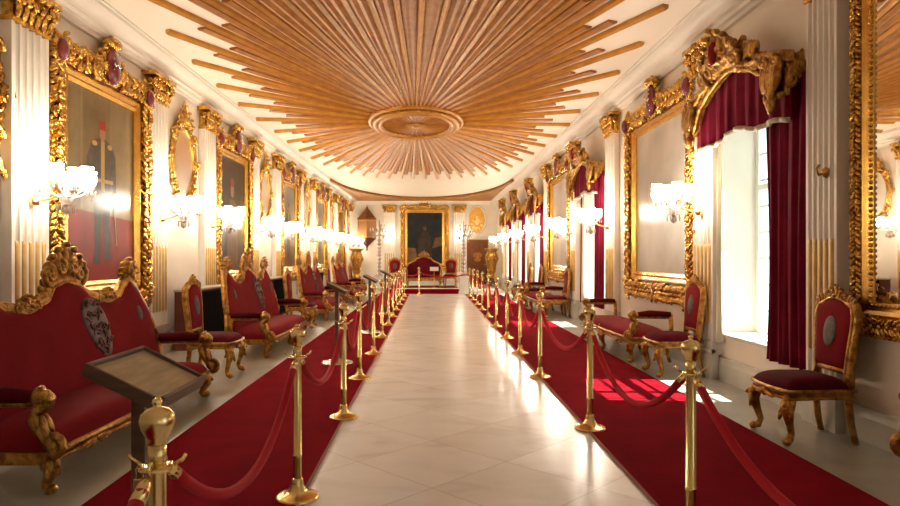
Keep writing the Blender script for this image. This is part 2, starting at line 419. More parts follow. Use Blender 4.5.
o = stuffed.build('distant_rays', [M['ray_wood'], M['ray_wood2']], sb); o['kind'] = 'stuff'

# ------------------------------------------------------------------ pilasters
PW = 0.62
def flute_profile(w, d):
    n = 5; gap = w/(n+0.6); pts = [(-w/2, 0), (-w/2, -d)]; r = gap*0.36
    for i in range(n):
        c = (i-(n-1)/2)*gap
        for j in range(7):
            a = PI - PI*j/6; pts.append((c + r*math.cos(a), -d + r*0.85*math.sin(a)))
    pts += [(w/2, -d), (w/2, 0)]
    return pts, gap, r
def capital_mb(w):
    m = MB(); z0 = 3.80
    m.box(-w/2-0.01, w/2+0.01, -0.13, 0, z0, z0+0.05); m.box(-w/2-0.08, w/2+0.08, -0.21, 0, 4.135, 4.195)
    m.box(-w/2+0.02, w/2-0.02, -0.11, 0, z0, 4.14)
    for row, (n, zz, ln) in enumerate(((6, z0+0.03, 0.17), (5, z0+0.12, 0.20))):
        for i in range(n):
            x = (i-(n-1)/2)*w/n
            m.leaf((x, -0.13, zz), (0, -0.25, 1), ln, w/n*0.9, 0.05); m.ell((x, -0.19-0.02*row, zz+ln*0.95), (w/n*0.36, 0.035, 0.028), None, 6, 4)
    for sx in (-1, 1):
        m.scroll((sx*(w/2-0.01), -0.18, 4.06), (sx, 0, 0), (0, 0, 1), 0.085, 1.5, 0.026, PI*0.75, 6)
        m.scroll((sx*0.09, -0.17, 4.06), (-sx, 0, 0), (0, 0, 1), 0.06, 1.4, 0.02, PI*0.75, 6)
        m.scroll((sx*(w/2+0.02), -0.10, 4.06), (0, -1, 0), (0, 0, 1), 0.07, 1.4, 0.02, PI*0.75, 6)
    m.ell((0, -0.22, 4.13), (0.06, 0.04, 0.06))
    return m
def make_pilaster():
    t = thing('fluted_pilaster', '', 'pilaster', group='fluted pilasters along the walls')
    pts, gap, r = flute_profile(PW, 0.11)
    m = MB(); m.prism(pts, lambda p: (p[0], p[1], 0.46), lambda p: (p[0], p[1], 3.80)); m.build('shaft', M['pilaster'], t)
    m = MB(); m.box(-PW/2-0.04, PW/2+0.04, -0.14, -0.055, 0.0, 0.30); m.box(-PW/2-0.02, PW/2+0.02, -0.13, 0, 0.30, 0.46)
    m.tube([(-PW/2-0.02, -0.11, 0.34), (PW/2+0.02, -0.11, 0.34)], 0.03, 8); m.build('plinth', M['stone'], t)
    m = MB()
    for i in range(5):
        c = (i-2)*gap
        m.lathe([(0.3*r, 0.0), (r*0.80, 0.02), (r*0.80, 0.95), (r*0.5, 0.985), (0.01, 0.99)], 10, (c, -0.095, 0.66))
    m.build('gilded_reeds', M['reed_gold'], t)
    capital_mb(PW).build('capital', M['gold'], t)
    return t
PL = [4.4]; MIR = [5.5 + 5.42*i for i in range(6)]; PIC = [8.24 + 5.42*i for i in range(5)]
PL = []
for c in MIR:
    for s_ in (-1.13, 1.13): PL.append(c+s_)
PL = [p for p in PL if 5 < p < 34]
PR = [5.72, 8.22, 12.45, 15.65, 19.35, 22.8, 26.8, 30.8]
PBK = [-2.35, -1.62+0.0, 1.25, 2.0]
pil0 = make_pilaster(); used0 = [False]
def put(proto, flag, loc, rz, label):
    if not flag[0]:
        flag[0] = True; proto.location = loc; proto.rotation_euler = (0, 0, rz); proto['label'] = label; return proto
    return dup(proto, None, loc, rz, label)
for i, y in enumerate(PL):
    if i == 0: lb = 'brightly lit fluted cream pilaster at the left edge, beside the officer portrait'
    else: lb = 'fluted cream pilaster with gilded capital, %s along the left wall from the camera' % ORD[i]
    put(pil0, used0, (XL+0.002, y, 0), RL, lb)
for i, y in enumerate(PR):
    lb = 'fluted cream pilaster with gilded reeds, %s along the right wall from the big mirror' % ORD[i]
    if i == 0: lb = 'fluted cream pilaster between the big near mirror and the nearest crimson curtain'
    o = put(pil0, used0, (XR-0.002, y, 0), RR, lb)
    if i == 0: o.scale = (0.72, 1, 1)
for i, x in enumerate((-2.15, 1.55)):
    put(pil0, used0, (x, YB-0.002, 0), 0, 'cream pilaster on the far end wall %s of the dark portrait' % ('left', 'right')[i])

# ------------------------------------------------------------------ carved frames
def carve_edge(m, p0, p1, nrm, width, thick, rg, step=0.075):
    """rows of carved leaves and beads from p0 to p1"""
    p0, p1, nrm = Vector(p0), Vector(p1), Vector(nrm); d = p1-p0; L_ = d.length; d.normalize(); sd = nrm.cross(d)
    n = max(2, int(L_/step))
    for i in range(n):
        p = p0 + d*(i+0.5)*L_/n
        for sg in (-1, 1):
            dr = d*rg.uniform(0.5, 1.0) + sd*sg*rg.uniform(0.6, 1.1)
            m.leaf(p + sd*sg*width*0.05 + nrm*thick*0.3, dr, width*rg.uniform(0.5, 0.68), width*rg.uniform(0.22, 0.32), thick*rg.uniform(0.7, 1.1), nrm)
        if i % 2 == 0: m.ell(p + nrm*thick*0.55, (width*0.13,)*3, None, 6, 4)
        if i % 4 == 1:
            s_ = 1 if (i//4) % 2 else -1
            m.scroll(p + sd*s_*width*0.2 + nrm*thick*0.55, d, sd*s_, width*0.24, 1.2, width*0.06, 0, 5)
def crest(m, c, w, h, th, rg, leaves=9):
    """fan of leaves with paired scrolls, standing up from c in the x-z plane"""
    c = Vector(c)
    for i in range(leaves):
        t = i/(leaves-1)*2-1; a = PI/2 - t*1.25
        ln = h*(1-0.42*abs(t))
        m.leaf(c + Vector((t*w*0.22, -th*0.2, 0.0)), (math.cos(a), 0, math.sin(a)), ln, w*0.16, th, (0,-1,0))
        m.ell(c + Vector((t*w*0.22 + math.cos(a)*ln*0.95, -th*0.5, math.sin(a)*ln*0.95)), (w*0.05, th*0.4, w*0.05), None, 6, 4)
    for sx in (-1, 1):
        m.scroll(c + Vector((sx*w*0.36, -th*0.5, h*0.12)), (sx, 0, 0), (0, 0, 1), w*0.16, 1.5, w*0.04, -PI/2, 6)
        m.scroll(c + Vector((sx*w*0.16, -th*0.7, h*0.30)), (sx, 0, 0), (0, 0, 1), w*0.11, 1.3, w*0.032, PI/2, 6)
        for q in range(4):
            m.leaf(c + Vector((sx*w*rg.uniform(0.05, 0.45), -th*0.5, h*rg.uniform(0, 0.4))), (sx*rg.uniform(-0.2, 1), 0, rg.uniform(0.2, 1)), h*0.3, w*0.09, th*0.8)
    m.ell(c + Vector((0, -th*0.6, h*0.28)), (w*0.10, th*0.5, h*0.16), None, 8, 6)
def make_frame(iw, ih, fw, name_, cat, canvas_fn, corners=True, top=True, bottom=True, grp=None, plum=True):
    """iw x ih opening, carved border fw wide; origin at the centre, on the wall plane"""
    rg = random.Random(3); t = thing(name_, '', cat, group=grp)
    m = MB(); m.rectframe(iw, ih, [(-0.02, 0.0), (-0.02, -0.05), (0.02, -0.075), (0.05, -0.06), (0.09, -0.085), (0.11, -0.085), (0.11, 0.0)]); m.build('inner_moulding', M['gold_plain'], t)
    m = MB(); m.rectframe(iw, ih, [(0.11, 0.0), (0.11, -0.07), (0.145, -0.07), (0.145, 0.0)]); m.build('red_fillet', M['plum'], t)
    m = MB(); a = fw-0.145
    m.rectframe(iw, ih, [(0.145, 0.0), (0.145, -0.08), (0.145+a*0.3, -0.11), (0.145+a*0.7, -0.10), (fw-0.02, -0.05), (fw-0.02, 0.0)])
    o = 0.145 + a*0.5; X, Z = iw/2+o, ih/2+o; N_ = (0,-1,0)
    for p, q in (((-X,-0.09,-Z),(X,-0.09,-Z)), ((X,-0.09,-Z),(X,-0.09,Z)), ((X,-0.09,Z),(-X,-0.09,Z)), ((-X,-0.09,Z),(-X,-0.09,-Z))):
        carve_edge(m, p, q, N_, a*1.05, 0.07, rg)
    for sx in (-1, 1):
        for sz in (-1, 1):
            if corners:
                for q in range(9):
                    an = PI/4*(1) + (q-4)*0.32
                    m.leaf((sx*(X-0.05), -0.10, sz*(Z-0.05)), (sx*math.cos(an), -0.1, sz*math.sin(an)), 0.20, 0.09, 0.08)
                m.scroll((sx*(X+0.04), -0.13, sz*(Z-0.16)), (sx,0,0), (0,0,sz), 0.09, 1.5, 0.028, 0)
                m.scroll((sx*(X-0.16), -0.13, sz*(Z+0.08)), (0,0,sz), (sx,0,0), 0.10, 1.5, 0.028, 0)
    if top:
        crest(m, (0, -0.09, Z-0.06), 0.85, 0.42, 0.10, rg, 9)
        for sx in (-1, 1):
            m.scroll((sx*0.46, -0.12, Z+0.06), (sx,0,0), (0,0,1), 0.13, 1.6, 0.03, PI)
            m.tube([(sx*(0.55+0.1*q), -0.12, Z+0.10-0.02*q+0.03*math.sin(q*1.7)) for q in range(6)], 0.03, 6)
    if bottom:
        for sx in (-1, 1):
            m.scroll((sx*0.15, -0.12, -Z-0.02), (sx,0,0), (0,0,-1), 0.10, 1.4, 0.026, PI)
            for q in range(4): m.leaf((sx*0.06, -0.11, -Z+0.02), (sx*(0.2+q*0.4), 0, -1+q*0.2), 0.2, 0.07, 0.07)
    m.build('carved_border', M['gold'], t)
    if corners and plum:
        for sx in (-1, 1):
            c = MB(); c.ell((sx*(X-0.02), -0.16, Z-0.04), (0.085, 0.05, 0.12), None, 12, 8); c.build('corner_cartouche', M['plum'], t)
    if top and plum:
        c = MB(); c.ell((0, -0.17, Z+0.08), (0.16, 0.06, 0.24), None, 14, 10); sh = c.build('crest_cartouche', M['plum'], t)
        c = MB()
        for q in range(5):
            zz = Z-0.06+0.075*q; hw = 0.09*math.sqrt(max(0.05, 1-((zz-Z-0.08)/0.24)**2))
            c.tube([(hw*(j/5*2-1), -0.225 + 0.02*abs(q-2)*0.6 , zz+0.02*math.sin(j*2.3+q)) for j in range(6)], 0.008, 5)
        c.build('silver_inlay', M['silver'], sh)
        c = MB(); c.lathe([(0.05,0),(0.12,0.02),(0.13,0.07),(0.10,0.12),(0.04,0.15),(0.01,0.18)], 10, (0, -0.14, Z+0.30)); c.build('crown_finial', M['gold'], t)
    canvas_fn(t, iw, ih)
    return t

def poly(m, pts, d, mi):
    """flat painted shape on a canvas, d paint layers up"""
    y = -0.0215 - 0.0015*d; n = len(pts)
    m.add([(x, y, z) for x, z in pts], [tuple(range(n))], mi, False)
def oval_pts(cx, cz, rx, rz, n=18): return [(cx+rx*math.cos(2*PI*i/n), cz+rz*math.sin(2*PI*i/n)) for i in range(n)]
P = lambda nm, c, c2=None, s=3.0: mat(nm, c, 0.30, scale=s, col2=c2, spec=0.18)
C_ = {'olive': P('paint_olive', (0.215, 0.155, 0.08), (0.15, 0.105, 0.05)), 'olive2': P('paint_ochre', (0.25, 0.185, 0.10), (0.20, 0.145, 0.075)),
      'red': P('paint_red', (0.25, 0.022, 0.018), (0.19, 0.016, 0.013)), 'fez': P('paint_scarlet', (0.33, 0.03, 0.02)), 'skin': P('paint_skin', (0.36, 0.19, 0.105)),
      'coat': P('paint_navy', (0.07, 0.065, 0.06), (0.11, 0.09, 0.06), 9), 'blue': P('paint_slate', (0.045, 0.043, 0.045), (0.03, 0.03, 0.032)), 'gilt': P('paint_gilt', (0.44, 0.29, 0.09)),
      'dark': P('paint_umber', (0.05, 0.035, 0.022), (0.028, 0.02, 0.014)), 'brown': P('paint_brown', (0.17, 0.09, 0.04), (0.10, 0.05, 0.025)),
      'grey': P('paint_grey', (0.25, 0.24, 0.215), (0.17, 0.165, 0.15), 2), 'black': P('paint_black', (0.02, 0.022, 0.024), (0.012, 0.013, 0.014)),
      'pale': P('paint_pale_grey', (0.62, 0.58, 0.50), (0.47, 0.44, 0.385), 1.4), 'pale2': P('paint_pale_umber', (0.40, 0.365, 0.31), (0.54, 0.50, 0.42), 5)}
def standing(m, cx, zb, h, mi, lean=0.0):
    """painted standing officer: mi = coat, trousers, skin, cap, gilt"""
    g = lambda x, z: (cx + x*h + lean*z*h, zb + z*h)
    poly(m, [g(-.13,.0), g(-.03,.0), g(-.03,.03), g(.0,.36), g(.03,.05), g(.03,.02), g(.13,.02), g(.105,.08), g(.115,.56), g(-.115,.56), g(-.10,.08)], 1, mi[1])
    poly(m, [g(-.15,.42), g(.15,.42), g(.12,.60), g(.16,.46), g(.20,.50), g(.19,.76), g(.14,.83), g(.04,.865), g(-.04,.865), g(-.14,.83), g(-.20,.72), g(-.20,.52), g(-.15,.50), g(-.12,.62)], 2, mi[0])
    poly(m, [g(-.02,.50), g(.03,.50), g(.03,.85), g(-.02,.85)], 3, mi[4])
    for sx in (-1, 1): poly(m, [(x, z) for x, z in oval_pts(*g(sx*.105,.82), .035*h, .018*h)], 3, mi[4])
    poly(m, oval_pts(*g(0,.90), .042*h, .055*h), 4, mi[2])
    for hx, hz in ((-.185, .50), (.185, .475)): poly(m, oval_pts(*g(hx, hz), .022*h, .028*h), 4, mi[2])
    poly(m, [g(-.15,.56), g(.15,.56), g(.15,.585), g(-.15,.585)], 4, mi[4]); poly(m, [g(.15,.50), g(.165,.50), g(.215,.12), g(.20,.12)], 3, mi[4])
    poly(m, [g(-.042,.925), g(.042,.925), g(.034,.99), g(-.034,.99)], 5, mi[3])
def canvas_portrait(t, w, h):
    m = MB(); m.box(-w/2, w/2, -0.02, -0.001, -h/2, h/2, 0)
    poly(m, [(-w/2,-h/2+0.0),(w/2,-h/2),(w/2,-h*0.16),(-w/2,-h*0.12)], 0, 2)
    poly(m, [(-w*0.30,-h*0.12),(-w*0.27,-h*0.12),(-w*0.27,h*0.5),(-w*0.30,h*0.5)], 0, 1)
    poly(m, [(w*0.12,-h*0.14),(w*0.5,-h*0.155),(w*0.5,h*0.5),(w*0.12,h*0.5)], 0, 1)
    standing(m, 0.0, -h*0.40, h*0.77, (3, 4, 5, 6, 7))
    m.build('canvas', [C_['olive'], C_['olive2'], C_['red'], C_['coat'], C_['blue'], C_['skin'], C_['fez'], C_['gilt']], t)
def canvas_dark(t, w, h):
    m = MB(); m.box(-w/2, w/2, -0.02, -0.001, -h/2, h/2, 0)
    poly(m, [(-w*.22,-h*.5),(w*.25,-h*.5),(w*.2,h*.05),(w*.1,h*.14),(-w*.08,h*.14),(-w*.2,h*.02)], 1, 1)
    poly(m, oval_pts(0.0, h*0.22, w*0.07, h*0.065), 2, 2); poly(m, oval_pts(0.0, h*0.29, w*0.075, h*0.04), 3, 3)
    m.build('canvas', [C_['dark'], C_['brown'], C_['skin'], C_['fez']], t)
def canvas_grey(t, w, h):
    m = MB(); m.box(-w/2, w/2, -0.02, -0.001, -h/2, h/2, 0)
    poly(m, [(-w*.5,-h*.5),(w*.5,-h*.5),(w*.5,-h*.25),(-w*.5,-h*.2)], 0, 1); standing(m, 0, -h*0.4, h*0.7, (2, 2, 3, 2, 4))
    m.build('canvas', [C_['grey'], C_['brown'], C_['blue'], C_['skin'], C_['gilt']], t)
def canvas_pale(t, w, h):
    rg = random.Random(5); m = MB(); m.box(-w/2, w/2, -0.02, -0.001, -h/2, h/2, 0)
    hz = -h*0.02
    top = [(w/2-w*i/14, hz + rg.uniform(-0.01, 0.05)) for i in range(15)]
    poly(m, [(-w/2, hz-0.03), (w/2, hz-0.03)] + top, 1, 1)
    m.build('canvas', [C_['pale'], C_['pale2']], t)

ZP = 2.355
PG = 'portraits in carved gilt frames on the left wall'
fr = [make_frame(1.70, 2.36, 0.41, 'framed_portrait', 'painting', canvas_portrait, grp=PG),
      make_frame(1.70, 2.36, 0.41, 'framed_portrait', 'painting', canvas_dark, grp=PG),
      make_frame(1.70, 2.36, 0.41, 'framed_portrait', 'painting', canvas_grey, grp=PG)]
fl = ['gilt framed portrait of a standing officer in a red fez above the near sofa',
      'gilt framed dark brown portrait, second along the left wall',
      'gilt framed pale grey portrait, third along the left wall',
      'gilt framed portrait, fourth along the left wall from the near officer portrait',
      'gilt framed portrait, last on the left wall before the far corner']
for i, y in enumerate(PIC):
    if i < 3: o = fr[i]
    else: o = dup(fr[2] if i == 3 else fr[1])
    o.location = (XL+0.002, y, ZP); o.rotation_euler = (0, 0, RL); o['label'] = fl[i]
RG_ = 'pale pictures in carved gilt frames on the right wall'
r1 = make_frame(2.20, 2.30, 0.40, 'framed_picture', 'painting', canvas_pale, grp=RG_)
r1.location = (XR-0.002, 9.98, 2.37); r1.rotation_euler = (0, 0, RR); r1['label'] = 'large pale faded picture in a carved gilt frame between the two nearest windows'
dup(r1, None, (XR-0.002, 17.5, 2.37), RR, 'second pale gilt framed picture, just beyond the second window on the right wall')

# great mirror at the right edge
def big_mirror():
    rg = random.Random(11); t = thing('wall_mirror', 'great gilt framed mirror at the right edge reflecting the hall', 'mirror', (XR-0.002, 3.69, 2.45), RR)
    iw, ih = 2.96, 2.66
    m = MB(); m.box(-iw/2, iw/2, -0.02, -0.002, -ih/2, ih/2); m.build('mirror_glass', M['mirror'], t)
    m = MB(); m.rectframe(iw, ih, [(-0.012, 0), (-0.012, -0.028), (0.0, -0.032), (0.05, -0.045), (0.08, -0.06), (0.10, -0.045), (0.25, -0.03), (0.25, 0)])
    m.build('frame_moulding', M['gold_plain'], t)
    m = MB(); X, Z = iw/2, ih/2
    for p, q, L_ in (((-1,-1),(1,-1),iw), ((1,-1),(1,1),ih), ((1,1),(-1,1),iw), ((-1,1),(-1,-1),ih)):
        carve_edge(m, (p[0]*(X+0.17), -0.036, p[1]*(Z+0.17)), (q[0]*(X+0.17), -0.036, q[1]*(Z+0.17)), (0,-1,0), 0.13, 0.05, rg, 0.045)
        n = int(L_/0.045)
        for i in range(n):
            t_ = (i+0.5)/n
            m.ell((p[0]*(X+0.01)+(q[0]-p[0])*(X+0.01)*t_, -0.036, p[1]*(Z+0.01)+(q[1]-p[1])*(Z+0.01)*t_), (0.018, 0.018, 0.018), None, 6, 4)
            m.ell((p[0]*(X+0.25)+(q[0]-p[0])*(X+0.25)*t_, -0.03, p[1]*(Z+0.25)+(q[1]-p[1])*(Z+0.25)*t_), (0.022, 0.025, 0.022), None, 6, 4)
    m.build('carved_border', M['gold'], t)
big_mirror()

def make_oval_mirror():
    rg = random.Random(5); t = thing('oval_mirror', '', 'mirror', group='oval gilt mirrors on the left wall')
    rx, rz = 0.42, 0.54; E = lambda a, k=0.0: ((rx+k)*math.cos(a), (rz+k)*math.sin(a))
    m = MB(); n = 32
    m.prism([E(2*PI*i/n, 0.02) for i in range(n)], lambda p: (p[0], -0.004, p[1]), lambda p: (p[0], -0.03, p[1])); m.build('mirror_glass', M['mirror_soft'], t)
    m = MB(); m.tube([(E(2*PI*i/n, 0.03)[0], -0.04, E(2*PI*i/n, 0.03)[1]) for i in range(n)], 0.035, 8, 0, True)
    for i in range(44):
        a = 2*PI*i/44; x, z = E(a, 0.09); d = (-math.sin(a)+0.5*math.cos(a), 0, math.cos(a)+0.5*math.sin(a))
        m.leaf((x, -0.045, z), d, 0.14, 0.06, 0.06); x, z = E(a, 0.13); m.ell((x, -0.04, z), (0.035, 0.035, 0.035), None, 6, 4)
    for sx in (-1, 1):
        for zz, r in ((0.42, 0.12), (0.0, 0.10), (-0.42, 0.12)):
            x = sx*(rx*math.sqrt(max(0, 1-(zz/rz)**2))+0.16)
            m.scroll((x, -0.06, zz), (sx,0,0), (0,0,1), r, 1.5, 0.03, 0)
        m.tube([(sx*(0.30+0.06*q), -0.05, -0.50-0.05*q) for q in range(5)], [0.045,0.05,0.045,0.035,0.02], 6)
        for q in range(5): m.leaf((sx*(0.28+0.06*q), -0.05, -0.48-0.05*q), (sx*0.6, 0, -1), 0.2, 0.07, 0.06)
    crest(m, (0, -0.04, rz+0.06), 0.55, 0.36, 0.09, rg, 7)
    m.leaf((0, -0.05, rz+0.2), (0, 0, 1), 0.32, 0.09, 0.07)
    crest(m, (0, -0.04, -rz-0.22), 0.45, 0.18, 0.07, rg, 5)
    m.build('carved_oval_frame', M['gold'], t)
    return t
om = make_oval_mirror(); uf = [False]
for i, y in enumerate(MIR):
    if y > 33: continue
    put(om, uf, (XL+0.002, y + (0.24 if i == 0 else 0), 3.06), RL, ['gilt oval mirror cut off by the left edge of the photo', 'gilt oval mirror between the officer portrait and the dark brown portrait',
        'gilt oval mirror, next one beyond the dark brown portrait', 'gilt oval mirror beyond the pale grey portrait on the left wall', 'small distant gilt oval mirror, last but one on the left wall', 'gilt oval mirror nearest the far left corner'][i])

# ------------------------------------------------------------------ wall sconces
def make_sconce():
    t = thing('wall_sconce', '', 'wall lamp', group='crystal wall sconces')
    m = MB(); m.lathe([(0.0,0),(0.05,0.01),(0.06,0.05),(0.03,0.10),(0.0,0.14)], 10, (0, -0.03, -0.07))
    m.tube([(0,-0.01,0),(0,-0.08,-0.02),(0,-0.18,0.0),(0,-0.28,0.04),(0,-0.36,0.03)], 0.014, 7)
    m.build('bracket', M['brass'], t)
    m = MB(); hub = Vector((0, -0.36, 0.03)); tips = []
    for i in range(7):  # the rearmost arm on each side is added to brighten the wall
        a = PI - 0.45 + (PI+0.9)*i/6; r = 0.25; tx = Vector((r*math.cos(a), -0.36 + r*math.sin(a)*0.85, 0.12 + 0.03*(i % 2)))
        mid = hub.lerp(tx, 0.55) + Vector((0, 0, -0.10))
        pts = [hub*(1-u)**2 + mid*2*u*(1-u) + tx*u*u for u in [j/6 for j in range(7)]]
        m.tube(pts, 0.012, 6); tips.append(tx)
    m.lathe([(0.01,-0.12),(0.04,-0.09),(0.07,-0.03),(0.03,0.02),(0.035,0.09),(0.02,0.13),(0.012,0.22)], 8, hub)
    m.lathe([(0.0,-0.20),(0.03,-0.18),(0.035,-0.14),(0.012,-0.11)], 8, hub)
    m.build('crystal_arms', M['crystal'], t)
    for tx in tips:
        d = MB(); d.lathe([(0.01,-0.03),(0.045,-0.005),(0.055,0.012),(0.02,0.016)], 8, tx)
        for q in range(5):
            a = 2*PI*q/5; p = tx + Vector((0.048*math.cos(a), 0.048*math.sin(a), -0.05))
            d.ell(p, (0.010, 0.010, 0.032), None, 5, 4)
        d.build('crystal_cup', M['crystal'], t)
    d = MB(); d.lathe([(0.02,-0.10),(0.085,-0.09),(0.085,-0.085),(0.02,-0.08)], 10, hub)
    for q in range(8):
        a = 2*PI*q/8; d.ell(hub + Vector((0.08*math.cos(a), 0.08*math.sin(a), -0.13)), (0.012, 0.012, 0.045), None, 5, 4)
    d.build('crystal_drops', M['crystal'], t)
    for tx in tips: g = MB(); g.lathe([(0.02,0.015),(0.045,0.04),(0.06,0.09),(0.052,0.14),(0.062,0.175),(0.03,0.172)], 10, tx); g.build('glass_shade', M['globe'], t)
    return t
sc0 = make_sconce(); sf = [False]
SCL = [(y, i) for i, y in enumerate(PL) if y > 6]
for y, i in SCL:
    lb = 'lit crystal sconce on the %s pilaster of the left wall from the camera' % ORD[i]
    if i == 0: lb = 'large lit crystal sconce at the left, beside the officer portrait'
    put(sc0, sf, (XL+0.11, y, 2.08), RL, lb)
for i, y in enumerate(PR):
    if i == 0: continue
    lb = 'lit crystal sconce on the right wall between the pale picture and nearest curtain' if i == 1 else 'lit crystal sconce on the %s pilaster of the right wall' % ORD[i]
    put(sc0, sf, (XR-0.11, y, 2.08), RR, lb)
for i, x in enumerate((-2.15, 1.55)):
    o = put(sc0, sf, (x, YB-0.11, 2.45), 0, 'lit crystal sconce on the far end wall %s of the dark portrait' % ('left', 'right')[i])
    o.scale = (0.6, 0.6, 0.6)
# empty lamp hook on the nearest right pilaster
m = MB(); m.lathe([(0.0,-0.05),(0.03,-0.03),(0.035,0.03),(0.0,0.05)], 8, (0, -0.015, 0)); m.tube([(0,-0.02,0.0),(0,-0.08,-0.02),(0,-0.10,0.03),(0,-0.07,0.07)], 0.012, 6)
tag(m.build('wall_hook', M['old_gold'], None, 0, (XR-0.11, 5.62, 2.22), RR), 'small empty brass hook on the pilaster beside the big mirror', 'hook')

# ------------------------------------------------------------------ windows, pelmets and curtains
def window(n, c):
    y0, y1 = c-0.95, c+0.95; X = XR+WD-0.09
    m = MB()
    for a, b in ((y0, y0+0.07), (y1-0.07, y1), (c-0.05, c+0.05)): m.box(X, X+0.07, a, b, ZS+0.001, ZT-0.001)
    for z in (ZS+0.036, ZT-0.072, 2.30): m.box(X+0.004, X+0.066, y0+0.002, y1-0.002, z, z+0.07)
    o = struct(m.build('window_%d' % n, M['white_paint']))
    m = MB()
    for k_ in range(1, 8): m.box(X+0.02, X+0.05, y0+0.05, y1-0.05, ZS+k_*0.315-0.014, ZS+k_*0.315+0.014)
    for s_ in (-1, 1):
        for q in (0.33, 0.64): m.box(X+0.023, X+0.047, c+s_*q-0.014, c+s_*q+0.014, ZS+0.04, ZT-0.01)
    m.build('glazing_bars', M['white_paint'], o)
    m = MB(); m.box(X+0.033, X+0.037, y0+0.03, y1-0.03, ZS+0.03, ZT-0.03); m.build('pane', M['pane'], o)
    m = MB(); m.box(XR-0.03, XR+WD-0.1, y0-0.0, y1+0.0, ZS, ZS+0.035); m.build('sill', M['white_stone'], o, 0.006)
for i, c in enumerate(WIN): window(i+1, c)

def cloth(m, xa, xb, zt, zb, y, amp, folds, nx=48, nz=14, mi=0, flare=0.0, hem=None, th=0.012, pinch=None):
    """pleated cloth hanging from zt to zb; closed sheet th thick"""
    def pt(i, j):
        u = i/nx; v = j/nz; x = xa + (xb-xa)*u
        if pinch: x = (xa+xb)/2 + (x-(xa+xb)/2)*pinch(v)
        z0 = hem(u) if hem else zb
        a = amp*(0.55+0.6*v)
        return Vector((x + flare*(u-0.5)*v, y + a*math.sin(2*PI*folds*u + 0.6*math.sin(3*v)) + 0.3*a*math.sin(4.7*PI*folds*u), (zt(u) if callable(zt) else zt)*(1-v) + z0*v))
    vs = [pt(i, j) for i in range(nx+1) for j in range(nz+1)]; W = nz+1; b = len(vs)
    vs += [p + Vector((0, th, 0)) for p in vs]
    fs = []
    for i in range(nx):
        for j in range(nz): a = i*W+j; fs += [(a, a+W, a+W+1, a+1), (b+a, b+a+1, b+a+W+1, b+a+W)]
    for i in range(nx): a = i*W; fs += [(a, b+a, b+a+W, a+W), (a+nz, a+W+nz, b+a+W+nz, b+a+nz)]
    for j in range(nz): fs += [(j, j+1, b+j+1, b+j), (nx*W+j, b+nx*W+j, b+nx*W+j+1, nx*W+j+1)]
    m.add(vs, fs, mi)
    return pt
